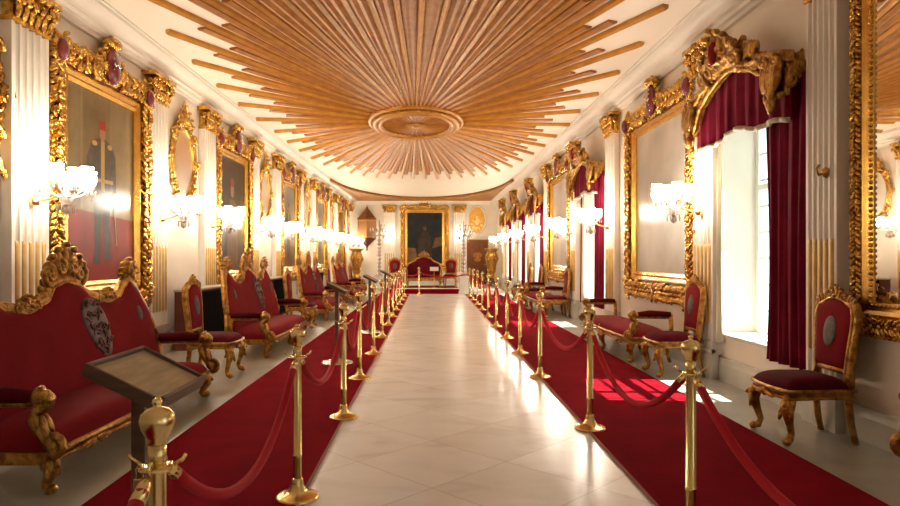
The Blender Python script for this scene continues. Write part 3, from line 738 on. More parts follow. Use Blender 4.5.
def make_pelmet():
    rg = random.Random(21); t = thing('window_pelmet', '', 'pelmet', group='carved gilt window pelmets'); W = 1.10; yf = -0.26
    m = MB()
    pts = [(-W, 2.95), (-W, 3.36), (-0.95, 3.42), (-0.75, 3.46), (-0.50, 3.58), (-0.28, 3.68), (0, 3.74), (0.28, 3.68), (0.50, 3.58), (0.75, 3.46), (0.95, 3.42), (W, 3.36), (W, 2.95)]
    low = [(0.86, 3.16), (0.72, 3.30), (0.45, 3.42), (0.2, 3.50), (0, 3.53), (-0.2, 3.50), (-0.45, 3.42), (-0.72, 3.30), (-0.86, 3.16)]
    # arched front board as quads between the two outlines
    up = [(x, interp([(a, b) for a, b in pts[1:-1]], x)) for x in [(-W + 2*W*i/24) for i in range(25)]]
    lo = [(x, interp([(-W, 3.0), (-0.94, 3.02)] + low[::-1] + [(0.94, 3.02), (W, 3.0)], x)) for x in [(-W + 2*W*i/24) for i in range(25)]]
    vs = []; fs = []
    for (x, a), (_, b) in zip(up, lo): vs += [(x, yf, a), (x, yf, b), (x, yf+0.05, a), (x, yf+0.05, b)]
    for i in range(24): a = i*4; b = a+4; fs += [(a, a+1, b+1, b), (a+2, b+2, b+3, a+3), (a, b, b+2, a+2), (a+1, a+3, b+3, b+1)]
    fs += [(0,2,3,1), (96,97,99,98)]; m.add(vs, fs, 0, False)
    for sx in (-1, 1): 
        for yy, zz, r in ((yf+0.06, 3.30, 0.08), (yf+0.05, 3.13, 0.065), (yf+0.16, 3.24, 0.07)): m.scroll((sx*W, yy, zz), (0,-1,0), (0,0,1), r, 1.5, 0.026, PI/2)
        for q in range(4): m.leaf((sx*W, yf+0.03+0.035*q, 3.05+0.03*q), (0, 0.1, 1), 0.30, 0.07, 0.05, (1,0,0))
    m.tube([(x, yf-0.02, b) for x, b in lo], 0.032, 7); m.tube([(x, yf-0.02, a) for x, a in up], 0.04, 7)
    for i in range(24):
        (x, a), (_, b) = up[i], lo[i]
        for q in range(3):
            z = b + (a-b)*rg.uniform(0.15, 0.9)
            m.leaf((x, yf-0.02, z), (rg.uniform(-1, 1), -0.1, rg.uniform(-0.3, 1)), 0.13, 0.06, 0.06)
        if i % 3 == 1: m.scroll((x, yf-0.04, (a+b)/2), (1,0,0), (0,0,1), 0.075, 1.5, 0.022, 0, hand=1 if x > 0 else -1)
    m.build('carved_board', M['old_gold'], t)
    m = MB(); c_ = MB(); crest(c_, (0, 0, 0), 0.85, 0.46, 0.13, rg, 11); c_.v = [(x, y + yf-0.03 - 0.30*max(0, z), z*0.97+3.53) for x, y, z in c_.v]; m.add(c_.v, c_.f)
    for sx in (-1, 1):
        m.scroll((sx*0.42, yf-0.05, 3.62), (sx,0,0), (0,0,1), 0.14, 1.6, 0.035, PI/2)
        m.tube([(sx*(0.30+0.09*q), yf-0.05, 3.56-0.035*q+0.03*math.sin(q*2)) for q in range(7)], 0.03, 6)
        for q in range(7): m.leaf((sx*(0.25+0.06*q), yf-0.04, 3.55-0.01*q), (sx*0.6, -0.1, 1), 0.24-0.01*q, 0.08, 0.08)
    m.build('crest', M['old_gold'], t)
    m = MB(); m.ell((0, yf-0.19, 3.72), (0.085, 0.04, 0.13), None, 12, 8); m.build('red_cartouche', M['velvet'], t)
    for sx in (-1, 1):
        m = MB(); c = Vector((sx*0.98, yf-0.01, 0.10))
        m.box(c.x-0.17, c.x+0.17, yf-0.05, yf+0.06, 3.30, 3.40)
        for q in range(7):
            x = c.x + (q-3)*0.05; m.leaf((x, yf-0.05, 3.36), ((c.x-x)*1.4, -0.1, -1), 0.34, 0.07, 0.10)
        for q in range(6): m.leaf((c.x + (q % 3-1)*0.06, yf-0.08, 3.18-0.04*q), ((1-q % 3)*0.3, 0, -1), 0.16, 0.07, 0.08)
        for s2 in (-1, 1): m.scroll((c.x+s2*0.10, yf-0.08, 3.32), (s2,0,0), (0,0,1), 0.07, 1.5, 0.022, PI/2)
        m.leaf((c.x, yf-0.05, 3.08), (0,0,-1), 0.20, 0.09, 0.09); m.ell((c.x, yf-0.07, 3.20), (0.06, 0.05, 0.08)); m.ell((c.x, yf-0.05, 2.89), (0.03, 0.03, 0.035))
        m.build('corner_drop', M['old_gold'], t)
        if sx < 0:
            m = MB(); 
            for q, (dz, r) in enumerate(((0, 0.09), (-0.16, 0.08), (-0.31, 0.07))): m.scroll((c.x-0.22, yf+0.06, 3.13+dz), (-1,0,0), (0,0,1), r, 1.5, 0.025, 0)
            m.leaf((c.x-0.2, yf+0.06, 3.3), (-0.1,0,-1), 0.6, 0.12, 0.08); m.box(c.x-0.22, c.x-0.06, yf+0.04, yf+0.10, 3.0, 3.34)
            m.build('side_scroll', M['old_gold'], t)
    return t
def hem_val(u):
    x = -1.06 + 2.12*u
    return 2.76 + 0.13*math.cos(x*PI/1.2*1.0)*(-1)*0 + 0.10*(1-min(1, abs(x)/1.0)**2) + 0.03*math.cos(x*7)
def make_valance():
    t = thing('valance', '', 'curtain', group='crimson window valances')
    m = MB(); pf = cloth(m, -1.06, 1.06, lambda u: 3.57 - 0.28*abs(2*u-1)**1.6, 2.8, -0.19, 0.018, 9, 80, 10, 0, 0, hem_val); m.build('pleated_cloth', M['curtain'], t)
    m = MB(); pts = [pf(i, 10) + Vector((0, -0.004, 0.0)) for i in range(81)]; m.tube(pts, 0.026, 6); m.build('braid_trim', M['trim_cloth'], t)
    return t
def make_curtain_wide():
    t = thing('curtain', '', 'curtain', group='crimson curtains at the windows')
    m = MB(); cloth(m, 0.35, 1.10, 3.2, 0.44, -0.095, 0.026, 4, 70, 20, 0, pinch=lambda v: 0.93 + 0.07*math.cos(v*5.0)); m.build('curtain_panel', M['curtain'], t)
    return t
def make_curtain_slim():
    t = thing('curtain', '', 'curtain', group='crimson curtains at the windows')
    m = MB(); cloth(m, -0.94, -0.86, 3.05, 0.44, -0.055, 0.03, 2, 24, 12); m.build('curtain_panel', M['curtain'], t)
    m = MB(); cloth(m, -0.86, -0.75, 3.05, 0.46, -0.05, 0.03, 1.5, 24, 12); m.build('cream_lining', M['cream_cloth'], t)
    return t
PE, VA, CW, CS = make_pelmet(), make_valance(), make_curtain_wide(), make_curtain_slim()
FL = [[False] for _ in range(4)]
WN = ['nearest', 'second', 'third', 'fourth', 'fifth']
for i, c in enumerate(WIN[2:]):
    nm = WN[i] + ' window on the right'
    put(PE, FL[0], (XR, c+0.08, 0), RR, 'arched carved gilt pelmet with leafy crest over the %s' % nm)
    put(VA, FL[1], (XR, c+0.08, 0), RR, 'short crimson valance with beige braid across the %s' % nm)
    put(CW, FL[2], (XR, c, 0), RR, 'wide crimson curtain hanging on the near side of the %s' % nm)
    put(CS, FL[3], (XR, c, 0), RR, 'slim crimson and cream curtain on the far side of the %s' % nm)

# ------------------------------------------------------------------ seating
def cabriole(m, x, y, zt, fx=0.0, fy=-1.0, k=1.0):
    """scrolled front leg; fx, fy point outwards"""
    o = Vector((fx, fy, 0)).normalized(); b = Vector((x, y, 0)); U = Vector((0,0,1))
    h = zt; prof = [(0.00, h, .045), (0.035, h*.84, .052), (0.04, h*.68, .042), (0.015, h*.45, .029), (-0.01, h*.24, .024), (0.01, h*.10, .027), (0.04, h*.06+0.01, .026)]
    m.tube([b + o*a + U*z for a, z, r in prof], [r*k for a, z, r in prof], 8)
    m.ell(b + o*0.045 + U*0.032, (0.034*k, 0.034*k, 0.032), None, 8, 6)
    m.scroll(b + o*0.05 + U*(h*0.80), o, U, 0.045*k, 1.3, 0.016, 0, 5)
    sd = o.cross(U)
    for s_ in (-1, 1): m.leaf(b + o*0.045 + sd*s_*0.02*k + U*(h*0.92), o*0.15 + sd*s_*0.2 - U, h*0.42, 0.045*k, 0.035, o)
def make_chair():
    t = thing('side_chair', '', 'chair', group='gilt side chairs with red velvet')
    def plan(u, v):      # v=-1 front, +1 back
        hw = 0.275 - 0.045*(v+1)/2; fb = -0.26 - 0.035*(1-u*u); y = fb + (0.24-fb)*(v+1)/2
        return u*hw, y
    n = 10
    out = [plan(-1+2*i/n, -1) for i in range(n+1)] + [plan(1, -1+2*i/4) for i in range(1, 5)] + [plan(1-2*i/4, 1) for i in range(1, 5)] + [plan(-1, 1-2*i/4) for i in range(1, 4)]
    m = MB(); m.prism(out, lambda p: (p[0]*0.97, p[1]*0.97, 0.345), lambda p: (p[0]*1.02, p[1]*1.02, 0.405))
    m.tube([(p[0]*1.02, p[1]*1.02, 0.40) for p in out], 0.016, 6, 0, True); m.tube([(p[0], p[1], 0.348) for p in out], 0.012, 6, 0, True)
    for s_ in (-1, 1): m.leaf((0, -0.30, 0.36), (s_, 0, -0.15), 0.14, 0.05, 0.04)
    m.ell((0, -0.305, 0.36), (0.035, 0.02, 0.04)); m.build('seat_rail', M['old_gold'], t)
    m = MB(); m.pad(lambda u, v: ((plan(u, v)[0]*0.99, plan(u, v)[1]*0.98, 0.405), (0,0,1)), 0.095, 14, 14, 4); m.build('seat', M['velvet_dark'], t)
    for s_ in (-1, 1):
        m = MB(); cabriole(m, s_*0.225, -0.225, 0.36, s_*0.5, -0.8); m.build('leg', M['old_gold'], t)
        m = MB(); m.tube([(s_*0.20, 0.215, 0.40), (s_*0.205, 0.22, 0.28), (s_*0.21, 0.235, 0.14), (s_*0.215, 0.265, 0.0)], [0.030, 0.028, 0.025, 0.024], 8); m.build('leg', M['old_gold'], t)
    # back: leaning frame
    lean = lambda z: 0.225 + 0.06*((z-0.40)/0.75)**1.2 if z > 0.40 else 0.225
    half = [(0.215, 0.40), (0.20, 0.52), (0.215, 0.68), (0.238, 0.84), (0.240, 0.95), (0.215, 1.02), (0.15, 1.045), (0.08, 1.075), (0.0, 1.085)]
    loop = [(-x, z) for x, z in half] + [(x, z) for x, z in half[-2::-1]]
    m = MB(); m.tube([(x, lean(z), z) for x, z in loop], 0.030, 8)
    m.tube([(x*0.92, lean(z)-0.028, z-0.006*(z > 1)) for x, z in loop], 0.012, 6)
    m.tube([(-0.205, lean(0.53), 0.53), (0.205, lean(0.53), 0.53)], 0.026, 8)
    m.build('back_frame', M['old_gold'], t)
    m = MB(); rg = random.Random(2)
    c = MB(); crest(c, (0, 0, 0), 0.26, 0.12, 0.045, rg, 7); m.add([(x, y+lean(1.08)-0.005, z+1.06) for x, y, z in c.v], c.f)
    for s_ in (-1, 1):
        m.scroll((s_*0.225, lean(1.0)-0.02, 1.02), (s_,0,0), (0,0,1), 0.04, 1.4, 0.014, PI/2, 5)
        for q in range(3): m.leaf((s_*(0.21-0.03*q), lean(1.0)-0.02, 1.02+0.012*q), (s_*0.5, 0, 1), 0.07, 0.03, 0.03)
    m.build('crest', M['old_gold'], t)
    hw = lambda z: interp([(a, b) for b, a in half][:6] + [(1.05, 0.13)], z)-0.005
    def bf(u, v):
        zt = interp([(0, 1.075), (0.08, 1.065), (0.15, 1.035), (0.215, 1.01)], abs(u)*0.2); z = 0.54 + (zt-0.54)*(v+1)/2
        return (u*hw(min(z, 1.0)), lean(z)+0.0, z), (0, -1, 0.15)
    m = MB(); m.pad(bf, 0.05, 12, 14, 6, back=0.02); b = m.build('backrest', M['velvet'], t)
    m = MB(); m.ell((0, lean(0.82)-0.052, 0.82), (0.078, 0.012, 0.12), Matrix.Rotation(-0.12, 3, 'X'), 14, 8); m.build('worn_medallion', M['badge'], b)
    return t

def arm_parts(t, sx, x, yb, yf, za, zr, big=1.0):
    """upholstered arm pad on scrolled gilt supports, from the back yb to the front yf"""
    m = MB(); m.tube([(x, yb, za), (x, yb*0.5+yf*0.5, za+0.012), (x, yf+0.13, za)], [0.034*big, 0.042*big, 0.032*big], 8); pad_ = m
    g = MB()
    g.tube([(x, yb, za-0.035), (x, (yb+yf)/2, za-0.03), (x, yf+0.10, za-0.03)], 0.024*big, 8)
    # S-shaped front support
    pts = [(x, yf+0.12, za-0.02), (x, yf+0.045, za+0.005), (x, yf+0.03, za-0.05), (x, yf+0.10, za-0.10), (x, yf+0.09, za-0.17), (x, yf+0.01, zr+0.05), (x, yf-0.02, zr)]
    sm = []
    for i in range(len(pts)-1):
        a, b = Vector(pts[i]), Vector(pts[i+1]); p0 = Vector(pts[max(i-1, 0)]); p3 = Vector(pts[min(i+2, len(pts)-1)])
        for q in range(4):
            u = q/4; sm.append(0.5*((2*a) + (b-p0)*u + (2*p0-5*a+4*b-p3)*u*u + (-p0+3*a-3*b+p3)*u**3))
    sm.append(Vector(pts[-1]))
    g.tube(sm, [0.030*big + 0.008*math.sin(i*0.5) for i in range(len(sm))], 8)
    g.scroll((x, yf+0.055, za-0.015), (0,-1,0), (0,0,1), 0.05*big, 1.5, 0.02*big, PI/2)
    g.scroll((x, yf+0.0, zr+0.06), (0,-1,0), (0,0,1), 0.055*big, 1.5, 0.022*big, -PI/2)
    for s_ in (-1, 1):
        g.leaf((x+s_*0.02, yf+0.06, za-0.10), (s_*0.1, -0.3, -1), 0.16, 0.05, 0.05, (0,-1,0)); g.ell((x+s_*0.02, yf+0.02, za-0.01), (0.025, 0.03, 0.03))
    g.tube([(x, yb, za), (x, yb+0.015, (za+zr)/2), (x, yb, zr)], 0.028*big, 7)
    a = g.build('arm', M['old_gold'], t); pad_.build('arm_pad', M['velvet_dark'], a)

def make_sofa():
    t = thing('carved_sofa', '', 'sofa', group='triple-arched red sofas on the left'); L_ = 1.48
    fy = lambda x: -0.33 - 0.05*math.cos(x/L_*PI/2)
    n = 16; out = [(-L_+2*L_*i/n, fy(-L_+2*L_*i/n)) for i in range(n+1)] + [(L_, 0.30), (-L_, 0.30)]
    m = MB(); m.prism(out, lambda p: (p[0], p[1]+0.015, 0.20), lambda p: (p[0], p[1], 0.275))
    m.tube([(p[0], p[1]-0.008, 0.262) for p in out[:n+1]], 0.022, 7); m.tube([(p[0], p[1]+0.006, 0.208) for p in out[:n+1]], 0.016, 7)
    for sx in (-1, 0, 1):
        for s_ in (-1, 1):
            for q in range(3): m.leaf((sx*0.95, fy(sx*0.95)-0.01, 0.235), (s_, 0, -0.1-0.2*q), 0.2-0.04*q, 0.045, 0.035)
    m.build('seat_rail', M['old_gold'], t)
    m = MB(); m.pad(lambda u, v: ((u*(L_-0.02), fy(u*L_) + 0.01 + (0.24-fy(u*L_))*(v+1)/2, 0.275), (0,0,1)), 0.145, 20, 14, 7); m.build('seat', M['velvet'], t)
    half = [(0.0, 1.30), (0.16, 1.27), (0.36, 1.14), (0.60, 1.085), (0.84, 1.12), (1.02, 1.22), (1.13, 1.275), (1.22, 1.20), (1.34, 1.03), (1.44, 0.84), (1.50, 0.66)]
    top = lambda x: interp(half, abs(x))
    lean = lambda z: 0.20 + 0.24*max(0, z-0.36)
    def bf(u, v):
        x = u*L_; z = 0.36 + (top(x)-0.015-0.36)*(v+1)/2
        return (x, lean(z), z), (0, -1, 0.2)
    m = MB(); m.pad(bf, 0.075, 60, 14, 10, back=0.03); bk = m.build('backrest', M['velvet'], t)
    # carved panel let into the back just beside the middle arch
    sx0 = 0.26; m = MB()
    def sp(u, v):
        z = 0.86 + 0.27*v; q = math.sqrt(max(0.0, 1-v*v))*(1.0+0.25*v)
        return (sx0 - 0.07*v + 0.195*u*q, lean(z)-0.072, z), (0, -1, 0.2)
    m.pad(sp, 0.02, 10, 16, 8, back=0.01); s_o = m.build('carved_panel', M['splat'], bk)
    m = MB(); rg = random.Random(4)
    for q in range(46):
        v = rg.uniform(-0.88, 0.88); u = rg.uniform(-0.72, 0.72); p, n_ = sp(u, v)
        m.leaf(Vector(p)+Vector((0,-0.02,0)), (rg.uniform(-1, 1), -0.05, rg.uniform(-0.4, 1)), 0.075, 0.025, 0.022, (0,-1,0))
    for v in (-0.5, 0.0, 0.45):
        for s_ in (-1, 1):
            p, n_ = sp(s_*0.4, v); m.scroll(Vector(p)+Vector((0,-0.025,0)), (s_,0,0), (0,0,1), 0.04, 1.4, 0.010, 0, 5)
    m.build('relief', M['splat_relief'], s_o)
    for xb in (-1.10, 1.12):
        m = MB(); m.ell((xb, lean(0.92)-0.078, 0.92), (0.055, 0.012, 0.075), Matrix.Rotation(-0.23, 3, 'X'), 12, 8); m.build('worn_medallion', M['badge'], bk)
    m = MB(); xs = [-1.50 + 3.0*i/90 for i in range(91)]
    m.tube([(x, lean(top(x))-0.01, top(x)) for x in xs], 0.040, 9); m.tube([(x, lean(top(x))-0.045, top(x)-0.022) for x in xs], 0.016, 6)
    m.tube([(x, lean(top(x))-0.02, top(x)+0.03) for x in xs], 0.018, 6)
    for s_ in (-1, 1): m.tube([(s_*1.50, lean(0.66)-0.01, 0.66), (s_*1.51, 0.25, 0.45), (s_*1.48, 0.26, 0.22)], 0.036, 8)
    m.build('back_rail', M['old_gold'], t)
    for x, w_, h_, nm in ((0, 0.62, 0.30, 1), (1.13, 0.26, 0.20, 0), (-1.13, 0.26, 0.20, 0), (0.6, 0.30, 0.11, 0), (-0.6, 0.30, 0.11, 0)):
        c = MB(); crest(c, (0, 0, 0), w_, h_, 0.09, random.Random(9), 9 if nm else 7)
        if nm:
            for s_ in (-1, 1):
                for q in range(10): c.leaf((s_*(0.06+0.035*q), 0.0, -0.012*q-0.004*q*q), (s_*0.7, -0.05, 0.9), 0.19-0.010*q, 0.06, 0.06)
        m = MB(); z = top(x); m.add([(a+x, b+lean(z)-0.005, c_+z+0.01) for a, b, c_ in c.v], c.f); m.build('crest', M['old_gold'], t)
    for s_ in (-1, 1): arm_parts(t, s_, s_*(L_-0.01), 0.20, -0.36, 0.62, 0.27, 1.35)
    for x in (-1.40, 0.0, 1.40):
        m = MB(); cabriole(m, x, fy(x)+0.05, 0.21, 0.0 if x == 0 else math.copysign(0.4, x), -0.9, 1.15); m.build('leg', M['old_gold'], t)
        m = MB(); m.tube([(x, 0.25, 0.22), (x, 0.26, 0.10), (x, 0.30, 0.0)], [0.034, 0.028, 0.026], 8); m.build('leg', M['old_gold'], t)
    return t
def make_settee():
    t = thing('backless_settee', '', 'settee', group='backless red settees on the right'); L_ = 1.36
    fy = lambda x: -0.30 - 0.06*math.cos(x/L_*PI/2)
    n = 16; out = [(-L_+2*L_*i/n, fy(-L_+2*L_*i/n)) for i in range(n+1)] + [(L_, 0.28), (-L_, 0.28)]
    m = MB(); m.prism(out, lambda p: (p[0], p[1]+0.015, 0.27), lambda p: (p[0], p[1], 0.35))
    m.tube([(p[0], p[1]-0.008, 0.34) for p in out], 0.020, 7, 0, True); m.tube([(p[0], p[1]+0.006, 0.278) for p in out], 0.015, 7, 0, True)
    for sx in (-0.9, 0, 0.9):
        for s_ in (-1, 1):
            for q in range(3): m.leaf((sx, fy(sx)-0.01, 0.30), (s_, 0, -0.1-0.3*q), 0.2-0.04*q, 0.05, 0.035)
    m.build('seat_rail', M['old_gold'], t)
    m = MB(); m.pad(lambda u, v: ((u*(L_-0.02), fy(u*L_) + 0.01 + (0.27-fy(u*L_))*(v+1)/2, 0.35), (0,0,1)), 0.12, 20, 14, 5); m.build('seat', M['velvet'], t)
    for s_ in (-1, 1): arm_parts(t, s_, s_*(L_-0.0), 0.25, -0.33, 0.68, 0.34, 1.15)
    for x in (-1.28, 0.0, 1.28):
        m = MB(); cabriole(m, x, fy(x)+0.05, 0.28, 0.0 if x == 0 else math.copysign(0.4, x), -0.9, 1.1); m.build('leg', M['old_gold'], t)
        m = MB(); m.tube([(x, 0.23, 0.28), (x, 0.24, 0.12), (x, 0.27, 0.0)], [0.032, 0.027, 0.025], 8); m.build('leg', M['old_gold'], t)
    return t
CH, SO, SE = make_chair(), make_sofa(), make_settee(); F1, F2, F3 = [False], [False], [False]
CH.scale = (1.07, 1.07, 1.07)
SOL = [5.5, 10.95, 16.4, 21.8]
for i, y in enumerate(SOL):
    put(SO, F2, (-2.70, y, 0.004), RL, ['large red velvet gilt sofa with triple arched back nearest the camera on the left', 'second triple arched red sofa along the left side, in front of a dark cabinet',
        'third triple arched red sofa along the left side of the hall', 'small distant red sofa, farthest of the left side row'][i])
for i, y in enumerate([8.2, 13.65, 19.05, 24.4]):
    put(CH, F1, (-2.72, y, 0.004), RL, ['gilt chair with red round seat just beyond the near red sofa on the left', 'gilt red chair between the second and third sofas on the left', 'gilt red chair between the third and fourth sofas on the left', 'gilt red chair beyond the last left sofa, near the tall urn'][i])
for i, y in enumerate([5.38, 8.25, 15.9, 19.7, 21.8]):
    put(CH, F1, (3.09, y, 0.004), RR, ['gilt chair with burgundy seat beside the big mirror, nearest on the right', 'gilt red chair at the far side of the nearest window on the right', 'gilt red chair just beyond the second window on the right',
        'gilt red chair before the third window on the right', 'gilt red chair beyond the third window on the right'][i])
for i, y in enumerate([2.45, 10.42, 17.75]):
    put(SE, F3, (3.10, y, 0.004), RR, ['red settee under the great mirror, mostly cut off at the right edge', 'backless red settee with scrolled gilt arms under the large pale picture', 'backless red settee under the second pale picture on the right'][i])

# dark cabinets standing under the oval mirrors behind the sofas
def make_cabinet():
    t = thing('low_cabinet', '', 'cabinet', group='dark low cabinets behind the sofas')
    m = MB(); m.box(-0.95, 0.95, -0.40, -0.15, 0.0, 0.93); m.build('body', M['box_wood'], t)
    m = MB(); m.box(-1.0, 1.0, -0.44, -0.15, 0.93, 0.965); m.build('top', M['sidefloor'], t, 0.008)
    m = MB()
    m.box(-0.90, 0.90, -0.42, -0.40, 0.06, 0.90); m.build('black_front', M['black'], t)
    return t
CB = make_cabinet(); F4 = [False]
for i, y in enumerate([11.2, 16.6, 22.0]):
    put(CB, F4, (XL, y, 0.004), RL, 'low dark wooden cabinet with black front behind the %s sofa on the left' % ORD[i+1])

# ------------------------------------------------------------------ rope barrier
def make_stanchion():
    t = thing('rope_stanchion', '', 'stanchion', group='brass rope stanchions')
    m = MB(); m.lathe([(0.132,0.0),(0.136,0.010),(0.130,0.022),(0.118,0.026),(0.092,0.034),(0.066,0.046),(0.050,0.062),(0.047,0.074),(0.040,0.078),(0.038,0.10),(0.034,0.12),(0.028,0.13)], 24); m.build('base', M['brass'], t)
    m = MB(); m.lathe([(0.026,0.12),(0.026,0.26),(0.030,0.262),(0.030,0.275),(0.026,0.277),(0.0255,0.86),(0.026,0.87)], 16)
    m.lathe([(0.026,0.87),(0.026,0.95)], 16); m.build('pole', M['brass'], t)
    m = MB(); m.lathe([(0.027,0.868),(0.056,0.872),(0.056,0.880),(0.027,0.884)], 16)
    for s_ in (-1, 1):
        m.tube([(0, s_*0.03, 0.90), (0, s_*0.05, 0.90), (0, s_*0.062, 0.885), (0, s_*0.052, 0.868), (0, s_*0.042, 0.872)], 0.006, 6)
        m.tube([(s_*0.05, 0, 0.885), (s_*0.075, 0, 0.90), (s_*0.085, 0, 0.915)], 0.006, 6)
    m.build('collar', M['brass'], t)
    m = MB(); m.lathe([(0.027,0.945),(0.031,0.950),(0.031,0.962),(0.035,0.972),(0.046,0.992),(0.051,1.015),(0.046,1.035),(0.030,1.049),(0.012,1.053),(0.011,1.062),(0.015,1.068),(0.012,1.078),(0.003,1.082)], 20); m.build('finial', M['brass'], t)
    return t
ST = make_stanchion(); F5 = [False]
SLY = [(-0.82, -0.15), (-0.806, 1.92), (-0.82, 4.02), (-0.80, 6.02), (-0.86, 7.93), (-0.86, 9.89), (-0.88, 11.9), (-0.90, 14.0), (-0.91, 15.9), (-0.93, 17.9), (-0.94, 19.9), (-0.95, 21.9), (-0.95, 23.9)]
SRY = [(1.39, 1.35), (1.385, 3.45), (1.386, 5.63), (1.36, 8.02), (1.38, 9.95), (1.40, 11.8), (1.40, 13.7), (1.42, 15.85), (1.44, 17.9), (1.45, 19.9), (1.45, 21.9), (1.45, 23.9)]
for i, (x, y) in enumerate(SLY):
    if i == 0: continue       # stands behind the camera: only its rope shows
    put(ST, F5, (x, y, 0.0), 0, 'brass stanchion with padlock at the left, nearest the lectern' if i == 1 else 'brass rope stanchion in the left row, %s from the camera' % ORD[i-1])
for i, (x, y) in enumerate(SRY):
    if i == 0: continue
    put(ST, F5, (x, y, 0.0), 0, 'tall brass stanchion in front of the nearest right chair, cut by the bottom edge' if i == 1 else 'brass rope stanchion in the right row, %s from the camera' % ORD[i-1])
put(ST, F5, (-0.42, 25.0, 0.0), PI/2, 'lone brass stanchion in the middle of the aisle before the dais')
def rope(a, b, sag, label, grp):
    A, B = Vector(a), Vector(b); d = (B-A); L_ = d.length; d.normalize()
    t = thing('barrier_rope', label, 'rope', A, 0, grp); B = B-A; n = 18
    f = lambda u: Vector((B.x*u, B.y*u, B.z*u - sag*(1-(2*u-1)**2)))
    m = MB(); m.tube([f(0.02+0.96*i/n) for i in range(n+1)], 0.022, 9); m.build('velvet_cord', M['rope'], t)
    for u0, u1 in ((0.0, 0.035), (1.0, 0.965)):
        m = MB(); m.tube([f(u0), f(u0*0.7+u1*0.3), f(u1)], [0.008, 0.020, 0.0235], 10); m.build('brass_end', M['brass'], t)
def row(pts, side):
    for i in range(len(pts)-1):
        (x0, y0), (x1, y1) = pts[i], pts[i+1]
        lb = 'red velvet rope of the %s row hanging between its %s and %s stanchions' % (side, ORD[i-1], ORD[i]) if i else 'red velvet rope coming from beside the camera to the first %s stanchion' % side
        rope((x0, y0+0.065, 0.865), (x1, y1-0.065, 0.865), 0.34 + 0.03*math.sin(i*2.1), lb, 'red velvet barrier ropes')
row(SLY, 'left'); row(SRY, 'right')
rope((-0.93, 23.96, 0.865), (-0.42, 24.94, 0.865), 0.12, 'short red rope from the left row to the lone middle stanchion', 'red velvet barrier ropes')
rope((-0.40, 25.0, 0.865), (1.43, 23.96, 0.865), 0.16, 'red rope across the aisle from the middle stanchion to the right row', 'red velvet barrier ropes')
t = thing('padlock', 'small brass padlock hanging from the nearest left stanchion', 'padlock', (-0.842, 1.885, 0.835))
m = MB(); m.box(-0.016, 0.016, -0.007, 0.007, -0.025, 0.02); m.build('lock_body', M['brass'], t, 0.003)
m = MB(); m.tube([(-0.010,0,0.015), (-0.010,0,0.045), (0,0,0.062), (0.010,0,0.045), (0.010,0,0.015)], 0.0035, 6); m.build('shackle', M['brass'], t)

# ------------------------------------------------------------------ lecterns
def make_lectern():
    t = thing('reading_stand', '', 'lectern', group='wooden reading stands on the left carpet')
    R = Matrix.Rotation(0.46, 4, 'X'); T = Matrix.Translation((0, 0, 1.055)) @ R @ Matrix.Scale(0.90, 4)      # tray slopes down to the front (-y)
    def put_(m, name, mt, parent=t, bev=0.0):
        m.v = [tuple(T @ Vector(p)) for p in m.v]; return m.build(name, mt, parent, bev)
    m = MB(); m.box(-0.235, 0.235, -0.14, 0.14, -0.03, -0.012); tr = put_(m, 'tray', M['dark_wood'])
    m = MB()
    m.box(-0.245, -0.228, -0.16, 0.16, -0.04, 0.010); m.box(0.228, 0.245, -0.16, 0.16, -0.04, 0.010); m.box(-0.228, 0.228, -0.16, -0.142, -0.04, 0.018); m.box(-0.228, 0.228, 0.142, 0.16, -0.04, 0.010)
    put_(m, 'rim', M['dark_wood'], tr, 0.003)
    m = MB(); m.box(-0.227, 0.227, -0.141, 0.141, -0.012, -0.004); put_(m, 'information_sheet', M['parchment'], tr)
    m = MB(); m.box(-0.055, 0.055, 0.0, 0.05, 0.05, 1.02); m.build('post', M['dark_wood'], t, 0.004)
    m = MB(); m.lathe([(0.22,0.0),(0.22,0.018),(0.20,0.028),(0.06,0.045),(0.05,0.06)], 28, (0, 0.025, 0)); m.build('base_plate', M['silver'], t)
    return t
LE = make_lectern(); F6 = [False]
for i, (x, y) in enumerate(((-1.03, 2.40), (-1.26, 9.0), (-1.14, 12.6), (-1.12, 16.6))):
    put(LE, F6, (x, y, 0.014), RL, ['dark wooden reading stand with a tan sheet in front of the near sofa', 'reading stand with thin round base plate, second from the camera', 'reading stand on the left carpet, third from the camera', 'reading stand on the left carpet, farthest from the camera'][i])

